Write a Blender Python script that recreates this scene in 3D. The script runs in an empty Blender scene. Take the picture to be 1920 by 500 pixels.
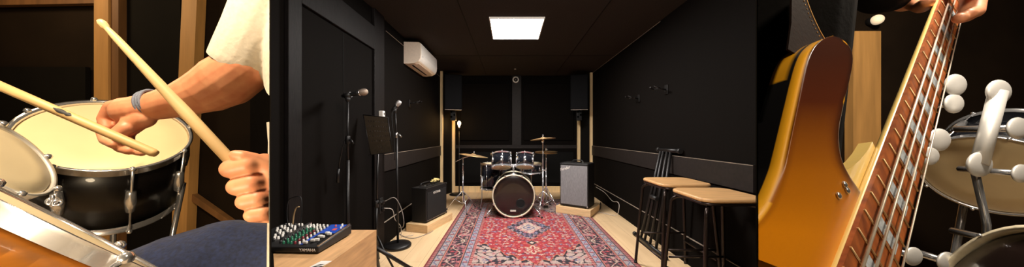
import bpy, bmesh, math, random
import numpy as np
from mathutils import Vector, Matrix, noise
random.seed(7)
SC = bpy.context.scene
COL = SC.collection
PI = math.pi
# ---------------------------------------------------------------- measuring: photograph -> metres
FX = 540.0; VX = 956.0; VY = 254.0; EYE = 1.2
def P(px, py, d):
    return Vector(((px-VX)/FX*d, d, EYE+(VY-py)/FX*d))
def V(*a): return Vector(a)
CEIL = 2.477; LW = -1.38; RW = 1.674; BW = 6.13
# ---------------------------------------------------------------- materials
def lin(c):
    return tuple((x/12.92 if x <= .04045 else ((x+.055)/1.055)**2.4) for x in c)
def rgb(r, g, b): return lin((r/255, g/255, b/255))+(1,)
MATS = {}
def mat(name, col, rough=.5, metal=0, bump=0, scale=40, vary=.12, coat=0, stretch=None, spec=.5, col2=None, trans=0, sheen=0):
    m = bpy.data.materials.new(name); m.use_nodes = True; nt = m.node_tree
    b = nt.nodes['Principled BSDF']
    b.inputs['Roughness'].default_value = rough
    b.inputs['Metallic'].default_value = metal
    b.inputs['Specular IOR Level'].default_value = spec
    b.inputs['Coat Weight'].default_value = coat
    b.inputs['Transmission Weight'].default_value = trans
    b.inputs['Sheen Weight'].default_value = sheen
    tc = nt.nodes.new('ShaderNodeTexCoord'); mp = nt.nodes.new('ShaderNodeMapping')
    nt.links.new(tc.outputs['Object'], mp.inputs['Vector'])
    if stretch: mp.inputs['Scale'].default_value = stretch
    n = nt.nodes.new('ShaderNodeTexNoise'); n.inputs['Scale'].default_value = scale; n.inputs['Detail'].default_value = 5
    nt.links.new(mp.outputs['Vector'], n.inputs['Vector'])
    r = nt.nodes.new('ShaderNodeValToRGB')
    c2 = col2 or tuple(x*(1-vary*2) for x in col[:3])+(1,)
    c1 = col if col2 else tuple(min(1, x*(1+vary)) for x in col[:3])+(1,)
    r.color_ramp.elements[0].position = .3; r.color_ramp.elements[0].color = c2
    r.color_ramp.elements[1].position = .7; r.color_ramp.elements[1].color = c1
    nt.links.new(n.outputs['Fac'], r.inputs['Fac']); nt.links.new(r.outputs['Color'], b.inputs['Base Color'])
    if bump:
        bp = nt.nodes.new('ShaderNodeBump'); bp.inputs['Strength'].default_value = bump; bp.inputs['Distance'].default_value = .002
        nt.links.new(n.outputs['Fac'], bp.inputs['Height']); nt.links.new(bp.outputs['Normal'], b.inputs['Normal'])
    MATS[name] = m
    return m
def emit(name, col, s):
    m = bpy.data.materials.new(name); m.use_nodes = True
    b = m.node_tree.nodes['Principled BSDF']; b.inputs['Base Color'].default_value = col
    b.inputs['Emission Color'].default_value = col; b.inputs['Emission Strength'].default_value = s
    return m
def attr_mat(name, rough=.5, coat=0, sheen=0, bump=0):
    m = mat(name, (1,1,1,1), rough, bump=bump, scale=300, coat=coat, sheen=sheen); nt = m.node_tree
    a = nt.nodes.new('ShaderNodeAttribute'); a.attribute_name = 'paint'
    nt.links.new(a.outputs['Color'], nt.nodes['Principled BSDF'].inputs['Base Color'])
    return m
M = dict(
 wall=mat('black_wall_paint', rgb(15,12,10), .8, bump=.1, scale=60, vary=.08, spec=.05),
 seam=mat('panel_seam_black', rgb(9,8,7), .7, spec=.15),
 ceil=mat('black_ceiling', rgb(52,46,44), .85, bump=.1, scale=80, spec=.15),
 brush=mat('brushed_black_paint', rgb(21,17,16), .6, bump=.5, scale=30, vary=.35, spec=.15, stretch=(8,8,.6)),
 rail=mat('dark_grey_rail_paint', rgb(34,29,27), .6, bump=.2, scale=30, vary=.12, spec=.2),
 bead=mat('raw_edge_bead', rgb(150,135,120), .5),
 pine=mat('pale_pine', rgb(240,208,156), .55, scale=6, vary=.1, stretch=(8,8,.5)),
 pinebox=mat('pale_birch_ply', rgb(224,188,140), .55, scale=8, vary=.08, stretch=(1,1,8)),
 desk=mat('oak_desk_wood', rgb(206,160,112), .5, scale=5, vary=.12, stretch=(9,1.2,9), bump=.1),
 seat=mat('oak_seat_wood', rgb(206,160,108), .45, scale=7, vary=.12, stretch=(1,9,1)),
 black=mat('black_metal', rgb(22,20,20), .42, metal=.2, vary=.1),
 stand=mat('brown_black_sheet_metal', rgb(62,52,40), .45, metal=.2, vary=.1),
 stool=mat('dark_bronze_metal', rgb(50,40,36), .32, metal=.7),
 speak=mat('matt_black_speaker_paint', rgb(13,13,15), .7, spec=.1),
 blackp=mat('black_plastic', rgb(26,25,25), .5),
 vinyl=mat('black_amp_vinyl', rgb(16,14,14), .55, bump=.6, scale=400),
 cloth=mat('black_grille_cloth', rgb(15,14,14), .8, bump=.5, scale=500),
 silver=mat('silver_grille_cloth', rgb(128,126,128), .75, bump=.4, scale=150, vary=.22, stretch=(3,3,.15)),
 white=mat('white_plastic', rgb(228,222,214), .4, vary=.03),
 acw=mat('warm_white_casing', rgb(226,208,190), .4, vary=.03),
 satin=mat('satin_chrome', rgb(235,232,228), .45, metal=.5, vary=.02),
 chrome=mat('chrome', rgb(228,228,232), .2, metal=.85, vary=.04),
 steel=mat('brushed_steel', rgb(200,198,196), .3, metal=1),
 shell=mat('gloss_black_drum_shell', rgb(24,26,32), .12, coat=.8, vary=.1),
 shellb=mat('worn_black_drum_shell', rgb(12,9,8), .35, coat=.15, vary=.1, spec=.2),
 head=mat('cream_drum_head', rgb(240,214,166), .5, scale=5, vary=.05),
 headw=mat('warm_white_drum_head', rgb(246,228,190), .45, scale=5, vary=.04),
 kickhead=mat('gloss_dark_brown_head', rgb(40,29,26), .22, coat=.25, scale=3, vary=.2),
 hoop=mat('ivory_hoop', rgb(226,214,186), .3, vary=.06, coat=.3),
 brass=mat('cymbal_bronze', rgb(212,176,128), .42, metal=.6, scale=30, vary=.12),
 amber=mat('amber_lacquer', rgb(226,140,50), .3, coat=.3, scale=5, vary=.3, stretch=(1,1,6)),
 stick=mat('pale_hickory', rgb(240,206,150), .45, scale=14, vary=.08, stretch=(1,1,1)),
 stick2=mat('worn_hickory', rgb(214,178,122), .5, scale=14, vary=.12),
 ink=mat('black_ink', rgb(12,10,10), .6),
 skin=mat('skin', rgb(226,160,120), .48, bump=.25, scale=45, vary=.05, col2=rgb(212,134,98)),
 shirt=mat('cream_cotton', rgb(226,216,198), .85, bump=.4, scale=120, vary=.05, sheen=.2),
 jeans=mat('blue_denim', rgb(24,38,76), .85, bump=.6, scale=160, vary=.25, sheen=.2),
 dark=mat('black_knit', rgb(8,6,6), .85, bump=.4, scale=90, sheen=0, spec=.1),
 cord=mat('blue_grey_cord', rgb(118,124,142), .7, bump=.5, scale=300),
 leather=mat('dark_brown_leather', rgb(30,16,9), .8, spec=.15, bump=.4, scale=120),
 stitch=mat('tan_stitching', rgb(214,160,90), .6),
 maple=mat('maple_neck_lacquer', rgb(248,214,128), .3, coat=.5, scale=8, vary=.06),
 rosew=mat('rosewood', rgb(186,104,50), .45, scale=60, vary=.35, stretch=(1,1,.3), col2=rgb(118,56,28)),
 pearl=mat('pearl_inlay', rgb(196,206,216), .25, scale=120, vary=.15),
 string=mat('steel_string', rgb(232,222,208), .4, metal=.5),
 tan=mat('tan_wood', rgb(186,138,78), .6, scale=5, vary=.12, stretch=(6,6,.5)),
 tand=mat('brown_wood', rgb(112,76,40), .6, scale=5, vary=.15, stretch=(6,6,.5)),
 bayw=mat('dark_brown_wall', rgb(29,20,11), .85, scale=4, vary=.15, spec=.1),
 bayp=mat('dark_green_black_panel', rgb(16,13,9), .85, scale=4, vary=.15, spec=.1),
 blue=mat('blue_panel', rgb(36,76,176), .4),
 green=mat('green_knob', rgb(26,106,74), .4),
 red=mat('dark_red_knob', rgb(120,30,40), .4),
 lred=mat('red_display', rgb(226,90,70), .4),
 rope=mat('yellow_glove_leather', rgb(206,186,120), .7, bump=.5, scale=90),
 cable=mat('grey_cable', rgb(150,142,136), .5),
 cablew=mat('white_cable', rgb(206,196,186), .5),
 cableb=mat('black_cable', rgb(14,14,14), .5),
)
def floor_mat():
    m = bpy.data.materials.new('oak_floor_boards'); m.use_nodes = True; nt = m.node_tree; b = nt.nodes['Principled BSDF']
    tc = nt.nodes.new('ShaderNodeTexCoord'); mp = nt.nodes.new('ShaderNodeMapping'); mp.inputs['Rotation'].default_value = (0,0,PI/2)
    br = nt.nodes.new('ShaderNodeTexBrick'); br.inputs['Scale'].default_value = 1
    br.inputs['Brick Width'].default_value = 1.3; br.inputs['Row Height'].default_value = .19; br.inputs['Mortar Size'].default_value = .0012
    br.inputs['Color1'].default_value = rgb(230,200,158); br.inputs['Color2'].default_value = rgb(224,192,150); br.inputs['Mortar'].default_value = rgb(150,112,74)
    n = nt.nodes.new('ShaderNodeTexNoise'); n.inputs['Scale'].default_value = 3; n.inputs['Detail'].default_value = 6
    mp2 = nt.nodes.new('ShaderNodeMapping'); mp2.inputs['Scale'].default_value = (6,.6,1)
    mx = nt.nodes.new('ShaderNodeMix'); mx.data_type = 'RGBA'; mx.blend_type = 'MULTIPLY'; mx.inputs[0].default_value = .55
    r = nt.nodes.new('ShaderNodeValToRGB'); r.color_ramp.elements[0].position = .35; r.color_ramp.elements[0].color = (.82,.78,.73,1); r.color_ramp.elements[1].position = .65; r.color_ramp.elements[1].color = (1,1,1,1)
    L = nt.links.new
    L(tc.outputs['Object'], mp.inputs['Vector']); L(mp.outputs['Vector'], br.inputs['Vector'])
    L(tc.outputs['Object'], mp2.inputs['Vector']); L(mp2.outputs['Vector'], n.inputs['Vector']); L(n.outputs['Fac'], r.inputs['Fac'])
    L(br.outputs['Color'], mx.inputs[6]); L(r.outputs['Color'], mx.inputs[7]); L(mx.outputs[2], b.inputs['Base Color'])
    b.inputs['Roughness'].default_value = .42
    return m
M['floor'] = floor_mat()
# ---------------------------------------------------------------- mesh building
def basis(axis):
    a = Vector(axis).normalized(); u = a.orthogonal().normalized()
    if abs(a.z) < .99: u = V(0,0,1).cross(a).normalized()
    return u, a.cross(u).normalized(), a
class B:
    def __init__(s): s.bm = bmesh.new()
    def grid(s, rings, close=True, cap0=False, cap1=False, smooth=True):
        bm = s.bm; vs = [[bm.verts.new(p) for p in r] for r in rings]
        for a, b in zip(vs, vs[1:]):
            n = len(a)
            for i in range(n if close else n-1):
                j = (i+1) % n
                try: f = bm.faces.new((a[i], a[j], b[j], b[i])); f.smooth = smooth
                except ValueError: pass
        if cap0: bm.faces.new(vs[0][::-1])
        if cap1: bm.faces.new(vs[-1])
        return s
    def box(s, a, b, R=None, c=None, bev=0):
        a = Vector(a); b = Vector(b); bm = s.bm
        v = [bm.verts.new((x,y,z)) for x in (a.x,b.x) for y in (a.y,b.y) for z in (a.z,b.z)]
        fs = [bm.faces.new([v[i] for i in q]) for q in ((0,1,3,2),(4,6,7,5),(0,4,5,1),(2,3,7,6),(0,2,6,4),(1,5,7,3))]
        if bev:
            es = list({e for f in fs for e in f.edges})
            r = bmesh.ops.bevel(bm, geom=es, offset=bev, segments=2, affect='EDGES', profile=.5)
            v = list({x for f in r['faces'] for x in f.verts} | {x for x in v if x.is_valid})
        if R is not None:
            for x in v: x.co = c + R @ (x.co - c)
        return s
    def prism(s, pts, vec, smooth=False):
        vec = Vector(vec)
        s.grid([[Vector(p) for p in pts], [Vector(p)+vec for p in pts]], cap0=True, cap1=True, smooth=smooth); return s
    def tube(s, pts, r, n=10, cap=True):
        pts = [Vector(p) for p in pts]; rs = r if isinstance(r, (list, tuple)) else [r]*len(pts)
        rings = []; pu = None
        for i, p in enumerate(pts):
            t = (pts[min(i+1, len(pts)-1)] - pts[max(i-1, 0)]).normalized()
            if pu is None: u = basis(t)[0]
            else: u = (pu - t*pu.dot(t)).normalized()
            w = t.cross(u); pu = u
            rings.append([p + (u*math.cos(k*2*PI/n) + w*math.sin(k*2*PI/n))*rs[i] for k in range(n)])
        s.grid(rings, cap0=cap, cap1=cap); return s
    def lathe(s, prof, c, axis=(0,0,1), n=32, cap=False):
        u, w, a = basis(axis); c = Vector(c)
        s.grid([[c + a*h + (u*math.cos(k*2*PI/n) + w*math.sin(k*2*PI/n))*max(r, 1e-5) for k in range(n)] for r, h in prof], cap0=cap, cap1=cap); return s
    def cyl(s, a, b, r, n=20):
        a = Vector(a); b = Vector(b); h = (b-a).length
        return s.lathe([(1e-5,0),(r*.96,0),(r,r*.04),(r,h-r*.04),(r*.96,h),(1e-5,h)], a, b-a, n)
    def ball(s, c, r, n=16, sq=(1,1,1)):
        c = Vector(c); m = n//2
        s.grid([[c + V(math.cos(k*2*PI/n)*math.sin(j*PI/m)*r*sq[0], math.sin(k*2*PI/n)*math.sin(j*PI/m)*r*sq[1], math.cos(j*PI/m)*r*sq[2]) for k in range(n)] for j in range(m+1)]); return s
    def torus(s, c, R, r, axis=(0,0,1), n=40, m=8):
        return s.lathe([(R+r*math.cos(k*2*PI/m), r*math.sin(k*2*PI/m)) for k in range(m+1)], c, axis, n)
    def done(s, name, m, parent=None, local=False, keep=False):
        bmesh.ops.remove_doubles(s.bm, verts=s.bm.verts, dist=1e-6)
        bmesh.ops.recalc_face_normals(s.bm, faces=s.bm.faces)
        me = bpy.data.meshes.new(name); s.bm.to_mesh(me); s.bm.free()
        o = bpy.data.objects.new(name, me); COL.objects.link(o); me.materials.append(m)
        if parent:
            o.parent = parent
            if not local: me.transform(world(parent).inverted())
        elif not keep and not local:
            xs = [v.co for v in me.vertices]
            lo = Vector([min(v[i] for v in xs) for i in range(3)]); hi = Vector([max(v[i] for v in xs) for i in range(3)])
            c = V((lo.x+hi.x)/2, (lo.y+hi.y)/2, lo.z); me.transform(Matrix.Translation(-c)); o.location = c
        return o
def world(o):
    m = o.matrix_basis.copy()
    while o.parent: o = o.parent; m = o.matrix_basis @ m
    return m
def tag(o, label, cat, group=None, kind=None):
    o['label'] = label; o['category'] = cat
    if group: o['group'] = group
    if kind: o['kind'] = kind
    return o
def thing(name, label, cat, loc=(0,0,0), rz=0, group=None):
    o = bpy.data.objects.new(name, None); COL.objects.link(o); o.location = loc; o.rotation_euler = (0,0,rz); o.empty_display_size = .1
    return tag(o, label, cat, group)
def struct(o, label=None, cat=None):
    o['kind'] = 'structure'
    if label: o['label'] = label; o['category'] = cat or o.name.split('_')[0]
    return o
def kids(o): return [c for c in COL.objects if c.parent == o]
def dup(root, loc, rz, label):
    r = root.copy(); COL.objects.link(r); r.location = loc; r.rotation_euler = (0,0,rz); r['label'] = label
    def rec(a, b):
        for ch in kids(a):
            c = ch.copy(); COL.objects.link(c); c.parent = b; rec(ch, c)
    rec(root, r); return r
def smooth_curve(pts, n=8):
    pts = [Vector(p) for p in pts]; out = []
    q = [pts[0]*2-pts[1]] + pts + [pts[-1]*2-pts[-2]]
    for i in range(1, len(q)-2):
        for k in range(n):
            t = k/n; a, b, c, d = q[i-1:i+3]
            out.append(.5*((2*b)+(c-a)*t+(2*a-5*b+4*c-d)*t*t+(3*b-a-3*c+d)*t**3))
    out.append(pts[-1]); return out
def bake(o, clip=None):
    """apply the modifiers of o, cut the mesh flush with a wall it leans on"""
    bpy.context.view_layer.update()
    dg = bpy.context.evaluated_depsgraph_get(); me = bpy.data.meshes.new_from_object(o.evaluated_get(dg))
    o.modifiers.clear(); old = o.data; o.data = me; bpy.data.meshes.remove(old)
    if clip: cut(o, clip)
    for p in me.polygons: p.use_smooth = True
    return o
def cut(o, clip):
    co, no = clip; mw = world(o); inv = mw.inverted()
    bm = bmesh.new(); bm.from_mesh(o.data)
    r = bmesh.ops.bisect_plane(bm, geom=bm.verts[:]+bm.edges[:]+bm.faces[:], plane_co=inv@Vector(co), plane_no=(inv.to_3x3()@Vector(no)).normalized(), clear_outer=True)
    es = [e for e in r['geom_cut'] if isinstance(e, bmesh.types.BMEdge)]
    if es: bmesh.ops.edgeloop_fill(bm, edges=es) if False else bmesh.ops.holes_fill(bm, edges=es)
    bm.to_mesh(o.data); bm.free()
def organic(chains, name, m, parent, voxel=.002, smooth=5, clip=None, factor=.5):
    """one continuous skin over tapering limbs: chains of (point, radius)"""
    b = B()
    for ch in chains:
        for (p, r), (q, s) in zip(ch, ch[1:]):
            p = Vector(p); q = Vector(q); d = (q-p)
            if d.length < 1e-4: continue
            n = 6; L = d.length; prof = [(r*math.sin(k*PI/2/n), -r*math.cos(k*PI/2/n)) for k in range(n)] + [(r+(s-r)*k/3, L*k/3) for k in range(4)] + [(s*math.cos(k*PI/2/n), L+s*math.sin(k*PI/2/n)) for k in range(1, n+1)]
            b.lathe(prof, p, d, 20)
    o = b.done(name, m, parent)
    x = o.modifiers.new('r', 'REMESH'); x.mode = 'VOXEL'; x.voxel_size = voxel
    x = o.modifiers.new('s', 'SMOOTH'); x.iterations = smooth; x.factor = factor
    return bake(o, clip)
def text(name, s, size, at, right, up, m, parent, ext=.001, shear=0):
    cu = bpy.data.curves.new(name, 'FONT'); cu.body = s; cu.size = size; cu.extrude = ext; cu.shear = shear; cu.align_x = 'CENTER'; cu.align_y = 'CENTER'
    t = bpy.data.objects.new(name, cu); COL.objects.link(t); bpy.context.view_layer.update()
    me = bpy.data.meshes.new_from_object(t.evaluated_get(bpy.context.evaluated_depsgraph_get())); bpy.data.objects.remove(t); bpy.data.curves.remove(cu)
    r = Vector(right).normalized(); n = r.cross(Vector(up)).normalized(); u = n.cross(r)
    mw = Matrix((r, u, n)).transposed().to_4x4(); mw.translation = Vector(at)
    me.transform(mw); o = bpy.data.objects.new(name, me); COL.objects.link(o); me.materials.clear(); me.materials.append(m)
    o.parent = parent; me.transform(world(parent).inverted()); return o
def circle(cx, cy, a, b, rot, R, up=True):
    """the circle of radius R whose outline in the photograph is this ellipse: centre and axis"""
    t = math.radians(rot); T = np.array([[math.cos(t), -math.sin(t), cx], [math.sin(t), math.cos(t), cy], [0,0,1.]])
    K = np.array([[FX,0,VX],[0,-FX,VY],[0,0,1.]])
    H = np.linalg.inv(T) @ K; Q = H.T @ np.diag([1/a**2, 1/b**2, -1.]) @ H
    w, v = np.linalg.eigh(Q); i = np.argsort(-w); w = w[i]; v = v[:, i]
    best = None
    l1, l2, l3 = w
    for s1 in (1,-1):
        for s3 in (1,-1):
            k1 = math.sqrt((l1-l2)/(l1-l3)); k3 = math.sqrt((l2-l3)/(l1-l3))
            n = s1*k1*v[:,0] + s3*k3*v[:,2]
            z0 = R/math.sqrt(-l1*l3)
            c = z0*(s1*l3*k1*v[:,0] + s3*l1*k3*v[:,2])
            if c[2] < 0: c = -c
            # check
            u = np.cross(n, [0,0,1.]); u /= np.linalg.norm(u); ww = np.cross(n, u); e = 0
            for k in range(8):
                p = c + R*(math.cos(k*PI/4)*u + math.sin(k*PI/4)*ww); q = np.append(p[:2]/p[2], 1); e = max(e, abs(q@Q@q))
            if n@c > 0: n = -n
            if best is None: best = []
            best.append((e, n[1], c, n))
    g = [x for x in best if x[0] < 1e-3]
    if not g: print('CIRCLE FAIL', best); g = best
    g.sort(key=lambda x: x[1], reverse=up)
    e, _, c, n = g[0]
    return V(c[0], c[2], EYE+c[1]), V(n[0], n[2], n[1])
# ================================================================ the setting
LS = -448/FX; RS = 461/FX            # how the two partitions run (metres sideways per metre of depth)
CUT_L = (V(-.003,0,0), V(1,-LS,0))   # what stands in the left bay ends at its partition
CUT_R = (V(.003,0,0), V(-1,RS,0))
CUT_ML = (V(.002,0,0), V(-1,LS,0))
YL = LW/LS; YR = RW/RS
struct(B().box((-3.1,-.8,-.1),(3.7,BW+.15,0)).done('floor', M['floor']))
struct(B().box((-3.1,-.8,CEIL),(3.7,BW+.15,CEIL+.1)).done('ceiling', M['ceil']))
struct(B().box((LW-.0,BW,0),(RW,BW+.12,CEIL)).done('wall_back', M['wall']))
struct(B().box((LW-.12,YL,0),(LW,BW+.12,CEIL)).done('wall_left', M['wall']))
struct(B().box((RW,YR,0),(RW+.12,BW+.12,CEIL)).done('wall_right', M['wall']))
def partition(name, s, y0, y1, out):
    w = out*.0035
    b = B(); b.prism([(s*y0,y0,0),(s*y1,y1,0),((s+w)*y1,y1,0),((s+w)*y0,y0,0)], (0,0,CEIL))
    struct(b.done(name, M['wall']))
partition('wall_left_partition', LS, .26, YL, -1)
partition('wall_right_partition', RS, .22, YR, 1)
struct(B().box((-3.0,YL,0),(LW-.12,YL+.1,CEIL)).done('wall_left_bay_back', M['bayw']))
struct(B().box((-3.1,-.7,0),(-3.0,YL+.1,CEIL)).done('wall_left_bay_side', M['bayw']))
struct(B().box((RW+.12,YR,0),(3.6,YR+.1,CEIL)).done('wall_right_bay_back', M['bayw']))
struct(B().box((3.6,-.7,0),(3.7,YR+.1,CEIL)).done('wall_right_bay_side', M['bayw']))
struct(B().box((-3.1,-.8,0),(3.7,-.7,CEIL)).done('wall_front', M['bayw']))
n_trim = [0]
def trim(m, *boxes, bev=0, kind='trim'):
    n_trim[0] += 1; b = B()
    for a, c in boxes: b.box(a, c, bev=bev)
    return struct(b.done('%s_%d' % (kind, n_trim[0]), m))
# mid rails and base boards on the side walls
H0, H1 = .81, 1.0; HB = .25; T = .016
for s, x, y0, y1, nm in ((1, LW, 3.1, 5.75, 'left'), (-1, RW, YR+.002, 5.86, 'right')):
    trim(M['rail'], ((x, y0, H0), (x+s*T, y1, H1)))
    trim(M['bead'], ((x+s*T, y0, H1-.006), (x+s*(T+.002), y1, H1-.002)))
    struct(B().box((x, y0, 0), (x+s*T, y1, HB)).done('baseboard_'+nm, M['wall']))
    trim(M['bead'], ((x, y0, HB), (x+s*T, y1, HB+.0035)))
    trim(M['bead'], ((x, max(y0,3.2), 2.36 if s>0 else CEIL-.012), (x+s*.006, y1, 2.364 if s>0 else CEIL-.007)))
struct(B().box((-1.19,BW-.018,0),(1.457,BW,.13)).done('baseboard_back', M['pine']))
trim(M['rail'], ((-1.19,BW-.012,.93),(1.457,BW,1.0)))
trim(M['rail'], ((.05,BW-.02,1.0),(.24,BW,CEIL)))
for x0, x1 in ((-1.05,-.02),(.3,1.35)):
    trim(M['wall'], ((x0,BW-.03,1.1),(x1,BW,2.3)), bev=.006)
    trim(M['seam'], ((x0,BW-.014,.2),(x1,BW,.85)), bev=.003)
trim(M['seam'], ((-.5,1.2,CEIL-.004),(-.492,BW,CEIL)), ((.95,1.2,CEIL-.004),(.958,BW,CEIL)), ((-1.38,4.6,CEIL-.004),(1.67,4.608,CEIL)))
# the framed dark double door in the left wall
d = struct(B().box((LW,1.872,.0),(LW+.006,2.877,2.06)).done('door_1', M['wall']))
B().box((LW+.006,2.372,.02),(LW+.009,2.378,2.05)).done('seam', M['seam'], d)
for a, c, nm in (((LW,1.757,0),(LW+.03,1.872,CEIL),'post'), ((LW,2.877,0),(LW+.03,3.1,CEIL),'post'), ((LW,1.872,2.06),(LW+.03,2.877,2.29),'beam')):
    struct(B().box(a, c, bev=.004).done('trim_frame_'+nm, M['brush']))
# cut-off corners: dark boards between pale wooden posts
for s, X1, Y1, X2, nm in ((1, LW, 5.75, -1.19, 'left'), (-1, RW, 5.87, 1.457, 'right')):
    b = B(); b.prism([(X1,Y1,0),(X2,BW,0),(X1,BW,0)], (0,0,CEIL)); struct(b.done('wall_corner_'+nm, M['seam']))
    struct(B().box((X1+s*.0, Y1-.05, 0), (X1+s*.05, Y1, CEIL), bev=.002).done('trim_post_wall_'+nm, M['pine']))
    struct(B().box((X2-.03, BW-.06, 0), (X2+.03, BW, 2.3), bev=.002).done('trim_post_back_'+nm, M['pine']))
# left bay: wooden posts and shelves on its dark back wall
def bayslab(name, q, d, m, t=.05):
    b = B(); b.prism([P(x, y, d) for x, y in q], (0,t,0)); return struct(b.done(name, m))
yb = YL-.06
bayslab('trim_bay_post_left', [(176,-420),(203,-420),(203,640),(176,640)], yb, M['tan'])
bayslab('trim_bay_post_strip', [(207,-420),(222,-420),(222,640),(207,640)], yb+.01, M['tand'], .04)
bayslab('trim_bay_post_right', [(360,-420),(388,-420),(340,640),(312,640)], yb, M['tan'])
bayslab('trim_bay_panel', [(-140,125),(160,125),(160,640),(-140,640)], yb+.03, M['bayp'], .02)
bayslab('trim_bay_rail', [(-140,-2),(176,-4),(176,6),(-140,12)], yb+.02, M['tand'], .03)
bayslab('trim_bay_panel_right', [(222,-420),(338,-420),(338,640),(222,640)], yb+.045, M['bayp'], .01)
bayslab('trim_bay_brace', [(340,350),(440,420),(440,432),(340,364)], yb+.02, M['tand'], .03)
# right bay
yb = YR-.06
bayslab('trim_bay_post_bass', [(1600,58),(1652,58),(1652,700),(1600,700)], yb, M['tan'])

# ================================================================ panel light and added unseen lights
LP = thing('ceiling_panel_light', 'square white glowing panel light on the black ceiling', 'light', (0,0,CEIL))
y0, y1 = 1.277*FX/(VY-31.5), 1.277*FX/(VY-71); x0 = (917-VX)/FX*y0; x1 = (1022-VX)/FX*y0
b = B(); b.box((x0+.012,y0+.012,CEIL-.018),(x1-.012,y1-.012,CEIL-.012)); b.done('diffuser', emit('glowing_diffuser', (1,.94,.88,1), 90), LP)
b = B()
for a, c in (((x0,y0),(x1,y0+.012)),((x0,y1-.012),(x1,y1)),((x0,y0+.012),(x0+.012,y1-.012)),((x1-.012,y0+.012),(x1,y1-.012))): b.box((*a,CEIL-.02),(*c,CEIL))
b.done('frame', M['white'], LP)
def lamp(name, loc, aim, size, power, col, shape='DISK'):
    l = bpy.data.lights.new(name, 'AREA'); l.energy = power; l.color = col; l.shape = shape; l.size = size
    o = bpy.data.objects.new(name, l); COL.objects.link(o); o.location = loc
    o.rotation_euler = (Vector(aim)-Vector(loc)).to_track_quat('-Z','Y').to_euler(); return o
lamp('room_lamp', (.1,1.0,2.42), (.1,2.8,0), .6, 74, (1,.92,.84))  # unseen second light added to brighten the room
lamp('left_bay_lamp', (-.6,.05,2.15), (-.85,.6,1.1), .3, 29, (1,.80,.55))  # unseen main light, set where it brightens the small drum head
lamp('left_bay_back_lamp', (-2.6,1.0,2.3), (-1.9,1.6,1.2), .3, 7, (1,.72,.42))  # unseen light added for the back of the left bay
lamp('left_bay_low_lamp', (-.5,-.2,.85), (-.85,.5,1.1), .2, 10, (1,.78,.5))  # unseen low fill added to brighten the amber shell and small head
lamp('right_bay_lamp', (.75,-.35,2.1), (.7,.5,1.2), .3, 12, (1,.84,.62))  # unseen light added above the bass player
lamp('right_bay_back_lamp', (1.45,.62,2.4), (2.0,1.15,1.1), .25, 40, (1,.88,.72))  # unseen light added to whiten the discs and drums behind the neck
w = bpy.data.worlds.new('room_air'); SC.world = w; w.use_nodes = True
w.node_tree.nodes['Background'].inputs['Color'].default_value = (.02,.018,.016,1)

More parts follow.
